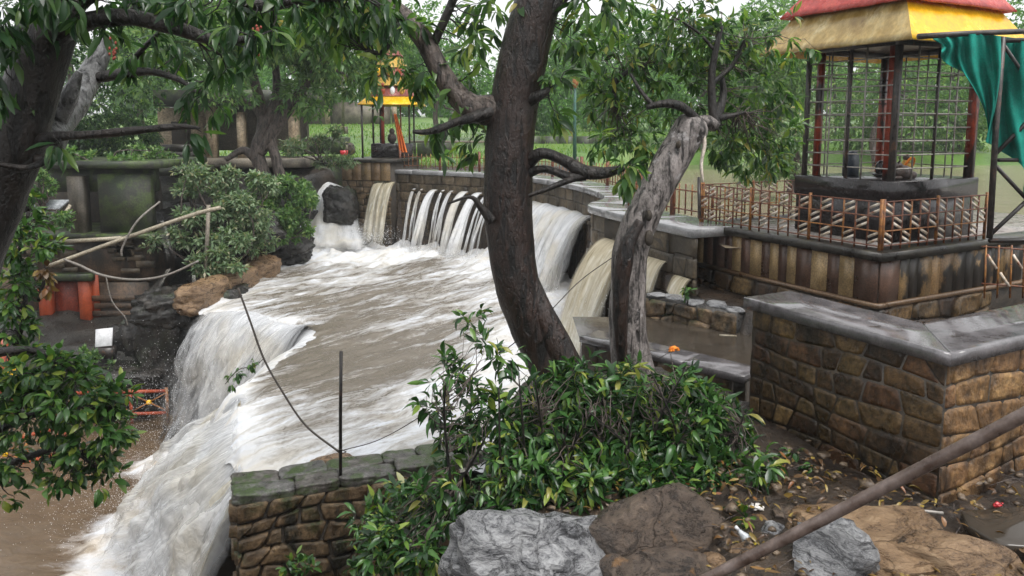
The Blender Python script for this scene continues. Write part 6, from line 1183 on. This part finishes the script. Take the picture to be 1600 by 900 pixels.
wk = part('walkway', boxv(pt(-200, 690, 18.4), V3(7.2, .6, 0), V3(0, 2.5, 0), UP * -2.2), M['brickwall'], kind=None); tag(wk, 'dark brick walkway edge along the lower pool behind the orange railing', 'walkway')
of = thing('orange_post', 'orange and yellow painted post at the left edge behind the leafy branches', 'post', pt(12, 640, 12.)); part('post', boxv(pt(4, 660, 12), V3(.14, 0, 0), V3(0, .12, 0), UP * 1.5), M['orange'], of); part('band', boxv(pt(10, 612, 11.98), V3(.11, 0, 0), V3(0, .12, 0), UP * .5), M['yellow'], of)

# ------------------------------------------------------------------ foreground rocks, rail and litter
ledge_rock('boulder', 826, 912, 4.9, (.82, .66, .76), 24, 'rock_grey', 'big pale grey wet boulder at the bottom centre', 16, .35, .12, .10, sub=5, cat='boulder')
ledge_rock('boulder', 1015, 845, 5.35, (.66, .55, .46), 33, 'rock_brown', 'brown angular boulder right of the pale grey one', 13, -.3, .10, .04, sub=5, cat='boulder')
ledge_rock('boulder', 1045, 908, 4.7, (.42, .32, .16), 34, 'rock_brown', 'flat brown rock at the bottom edge in front of the brown boulder', 13, .2, 0, .04, cat='boulder')
ledge_rock('boulder', 1375, 852, 5.0, (.66, .6, .36), 25, 'rock_tan', 'broad tan rock slab under the handrail', 12, .3, -.05, .05, .5, sub=5, cat='boulder')
ledge_rock('boulder', 1300, 880, 4.6, (.26, .34, .32), 45, 'rock_grey', 'jagged grey rock at the broken end of the tan slab', 14, .9, .2, .09, cat='boulder')
ledge_rock('boulder', 1500, 895, 4.6, (.55, .4, .22), 46, 'rock_tan', 'low wet brown rock at the lower right corner', 12, -.3, 0, .05, cat='boulder')
rub = [(1150, 790, 5.7, .13, 'rock_brown', 'brown stone tucked under the shrub beside the pale wrapper'), (1115, 790, 5.75, .10, 'rock_tan', 'small tan stone behind the brown boulder'), (1140, 850, 5.2, .15, 'rock_brown', 'brown stone left of the bottle'), (1160, 875, 4.9, .13, 'rock_tan', 'tan stone below the bottle'), (1215, 840, 5.2, .12, 'rock_grey', 'grey stone right of the bottle'), (1235, 815, 5.4, .13, 'rock_brown', 'upright brown stone beside the dark wall foot'), (1205, 885, 4.8, .12, 'rock_brown', 'brown stone under the handrail at the bottom edge'), (1255, 850, 5.1, .11, 'rock_brown', 'dark stone between bottle and jagged grey rock'), (1105, 820, 5.5, .11, 'rock_brown', 'stone wedged behind the brown boulder'), (1180, 815, 5.5, .11, 'rock_tan', 'tan stone under the yellow-green seedling'), (960, 895, 4.75, .11, 'rock_brown', 'small brown stone between the two big boulders'), (1120, 885, 4.85, .10, 'rock_tan', 'pale stone at the bottom edge left of the handrail')]
for i, (a, b, Yd, r, m_, lab) in enumerate(rub): ledge_rock('stone', a, b, Yd, (r * 1.5, r * 1.25, r * 1.05), 80 + i, m_, lab, 12, i * .8, .2 * math.sin(i), .06, None, 'rubble stones at the wall foot', 3, 'stone')
hr = thing('handrail', 'brown painted pipe handrail slanting across the lower right corner', 'handrail', pt(1090, 912, 2.5) - UP * .5)
hp = [pt(1085, 914, 2.5), pt(1240, 835, 2.36), pt(1400, 752, 2.2), pt(1600, 648, 2.0), pt(1760, 562, 1.86)]
part('pipe', tube(catmull(hp, 8), .0195, 20, .012, 30), M['pipe'], hr, True); part('post', tube([hp[0] - UP * 1.2, hp[0]], .0225, 16), M['pipe'], hr, True); part('post', tube([hp[-1] - UP * 1.2, hp[-1]], .0225, 16), M['pipe'], hr, True)
bt = thing('bottle', 'small grey plastic bottle with black and yellow label among the rubble', 'bottle', pt(1170, 850, 5.0)); a, b = pt(1152, 826, 5.0), pt(1188, 866, 4.95); d = nrm(b - a); L_ = np.linalg.norm(b - a)
part('body', tube([a + d * t * L_ for t in (0, .06, .08, .2, .34, .9, .97, 1)], [.011, .011, .013, .022, .034, .034, .03, .02], 16), M['plastic'], bt, True); part('cap', tube([a - d * .02, a + d * .012], .013, 12), M['white'], bt); lb2 = part('label', tube([a + d * L_ * .42, a + d * L_ * .82], .0352, 16, cap=False), M['labelblack'], bt, True); part('label_mark', tube([a + d * L_ * .52, a + d * L_ * .68], .0358, 16, cap=False), M['labelyellow'], lb2, True)
def crumple(name, px, py, Yd, r, seed, mat, label, cat='litter'): V, Fc = rock(pt(px, py, Yd), (r, r * .7, r * .5), seed, 20, .28, 3); return tag(part(name, (V, Fc), M[mat]), label, cat)
crumple('wrapper', 1180, 792, 5.5, .07, 1, 'palewrap', 'white and pink crumpled wrapper beside the shrub'); crumple('wrapper', 1561, 788, 5.5, .055, 2, 'redwrap', 'bright red crumpled wrapper at the wall foot'); crumple('wrapper', 1532, 798, 5.4, .06, 3, 'palewrap', 'cream crumpled paper beside the red wrapper'); crumple('wrapper', 1420, 806, 5.2, .045, 4, 'palewrap', 'small white scrap on the tan slab below the grey rod'); crumple('plastic_scrap', 1130, 882, 4.85, .05, 5, 'blue', 'blue plastic scrap beside the handrail foot'); crumple('plastic_scrap', 1196, 880, 4.85, .045, 6, 'blue', 'blue bottle cap scrap right of the handrail')
tag(part('metal_rod', tube([pt(1380, 791, 5.45), pt(1474, 802, 5.3)], .013, 8), M['steel']), 'thin grey metal rod lying at the wall foot', 'rod')
tag(part('stick', tube(catmull([pt(1584, 862, 4.8), pt(1590, 885, 4.7), pt(1600, 905, 4.6)], 4), .016, 7, .1), M['bamboo']), 'brown stick at the lower right corner', 'stick')
tag(part('stick', tube(catmull([pt(1450, 868, 4.7), pt(1500, 874, 4.65), pt(1540, 878, 4.6)], 4), .012, 7, .1), M['bark_grey']), 'thin grey stick lying on the wet rock', 'stick')
mg = thing('marigold', 'single orange marigold flower lying on the low parapet slab', 'flower', pt(1053, 552, 8.3)); c = pt(1053, 548, 8.25)
g_ = np.random.default_rng(9)
for k in range(26): v = nrm(g_.normal(size=3)); v[2] = abs(v[2]); part('petal', ell(c + v * .045, (.028, .02, .014), 1, (v[0], v[1] + .001, 0)), M['petal'], mg, True)
pw = part('wet_pool', slab2([pt(1500, 812, 5.2), pt(1640, 806, 5.3), pt(1660, 880, 4.7), pt(1560, 872, 4.75), pt(1510, 845, 5.)], -2.92, -2.84, 5, .01, .001), M['puddle'], uv=None); tag(pw, 'brown puddle on the ground at the lower right', 'puddle', None, 'structure')
r_ = np.random.default_rng(500); n = 800; ax_ = r_.uniform(.6, 4.2, n); ay_ = r_.uniform(4.2, 6.2, n); L_ = Leaves(); L_.add(np.stack([ax_, ay_, ground_h(ax_, ay_) + .06 + r_.uniform(0, .05, n)], 1), np.stack([r_.normal(size=n), r_.normal(size=n), r_.normal(size=n) * .25], 1), V3(0, 0, 1) + r_.normal(size=(n, 3)) * .35, r_.uniform(.03, .11, n), r_.uniform(.012, .04, n)); L_.done(); VF, tone = L_.mesh(np.arange(n), 'A', r_); part('fallen_leaves', VF, M['leaf_dry'], attrs={'tone': tone}, kind='stuff', label='fallen brown and yellow leaves between the rocks')
LV = Leaves(); C = clusters([(362, 590, 14, 14, 9.4, .1, 6), (396, 572, 12, 8, 9.4, .1, 3)], r_, LV, 5, .09, .45); LV.done(); leaf_parts(tw, LV, 'leaf_low', r_, 'A', 20)

# loose rubble and twigs on the soil
r_ = np.random.default_rng(501); parts_ = []
for k in range(420):
    x_, y_ = r_.uniform(.3, 4.4), r_.uniform(4.3, 6.6); rr_ = r_.uniform(.008, .035) * (1 + (r_.random() < .1)); V, Fc = ico(1); V = V * (1 + .3 * r_.normal(size=(len(V), 1))) * V3(1.3, 1, .7) * rr_; parts_.append((V + V3(x_, y_, float(ground_h(np.array(x_), np.array(y_))) + .05), Fc))
part('gravel', join(parts_), surf('loose_gravel', [(.03, .022, .016), (.10, .07, .045), (.2, .15, .1)], 9, .45), kind='stuff', label='loose gravel and chips between the foreground rocks')
parts_ = []
for k in range(60):
    x_, y_ = r_.uniform(.3, 4.2), r_.uniform(4.3, 6.2); a_ = r_.uniform(0, 6.3); l_ = r_.uniform(.08, .3); z_ = float(ground_h(np.array(x_), np.array(y_))) + .07; parts_.append(tube(catmull([V3(x_, y_, z_), V3(x_ + l_ * .5 * math.cos(a_) + .01, y_ + l_ * .5 * math.sin(a_), z_ + .02), V3(x_ + l_ * math.cos(a_), y_ + l_ * math.sin(a_), z_)], 3), .004, 5))
part('twig_litter', join(parts_), M['bark_mid'], kind='stuff', label='dead twigs scattered between the foreground rocks')
# ------------------------------------------------------------------ damp air
hz = boxv((-760, -75, -10.5), (1520, 0, 0), (0, 1010, 0), (0, 0, 42.5)); ho = part('haze', hz, None, kind='stuff', label='thin rainy haze in the air')
g = G('haze_air'); vol = g.n('ShaderNodeVolumePrincipled', {'Color': (.93, .96, .97, 1), 'Density': .0011, 'Anisotropy': .2}); g.t.links.new(vol.outputs[0], g.out.inputs['Volume']); ho.data.materials.append(g.m)
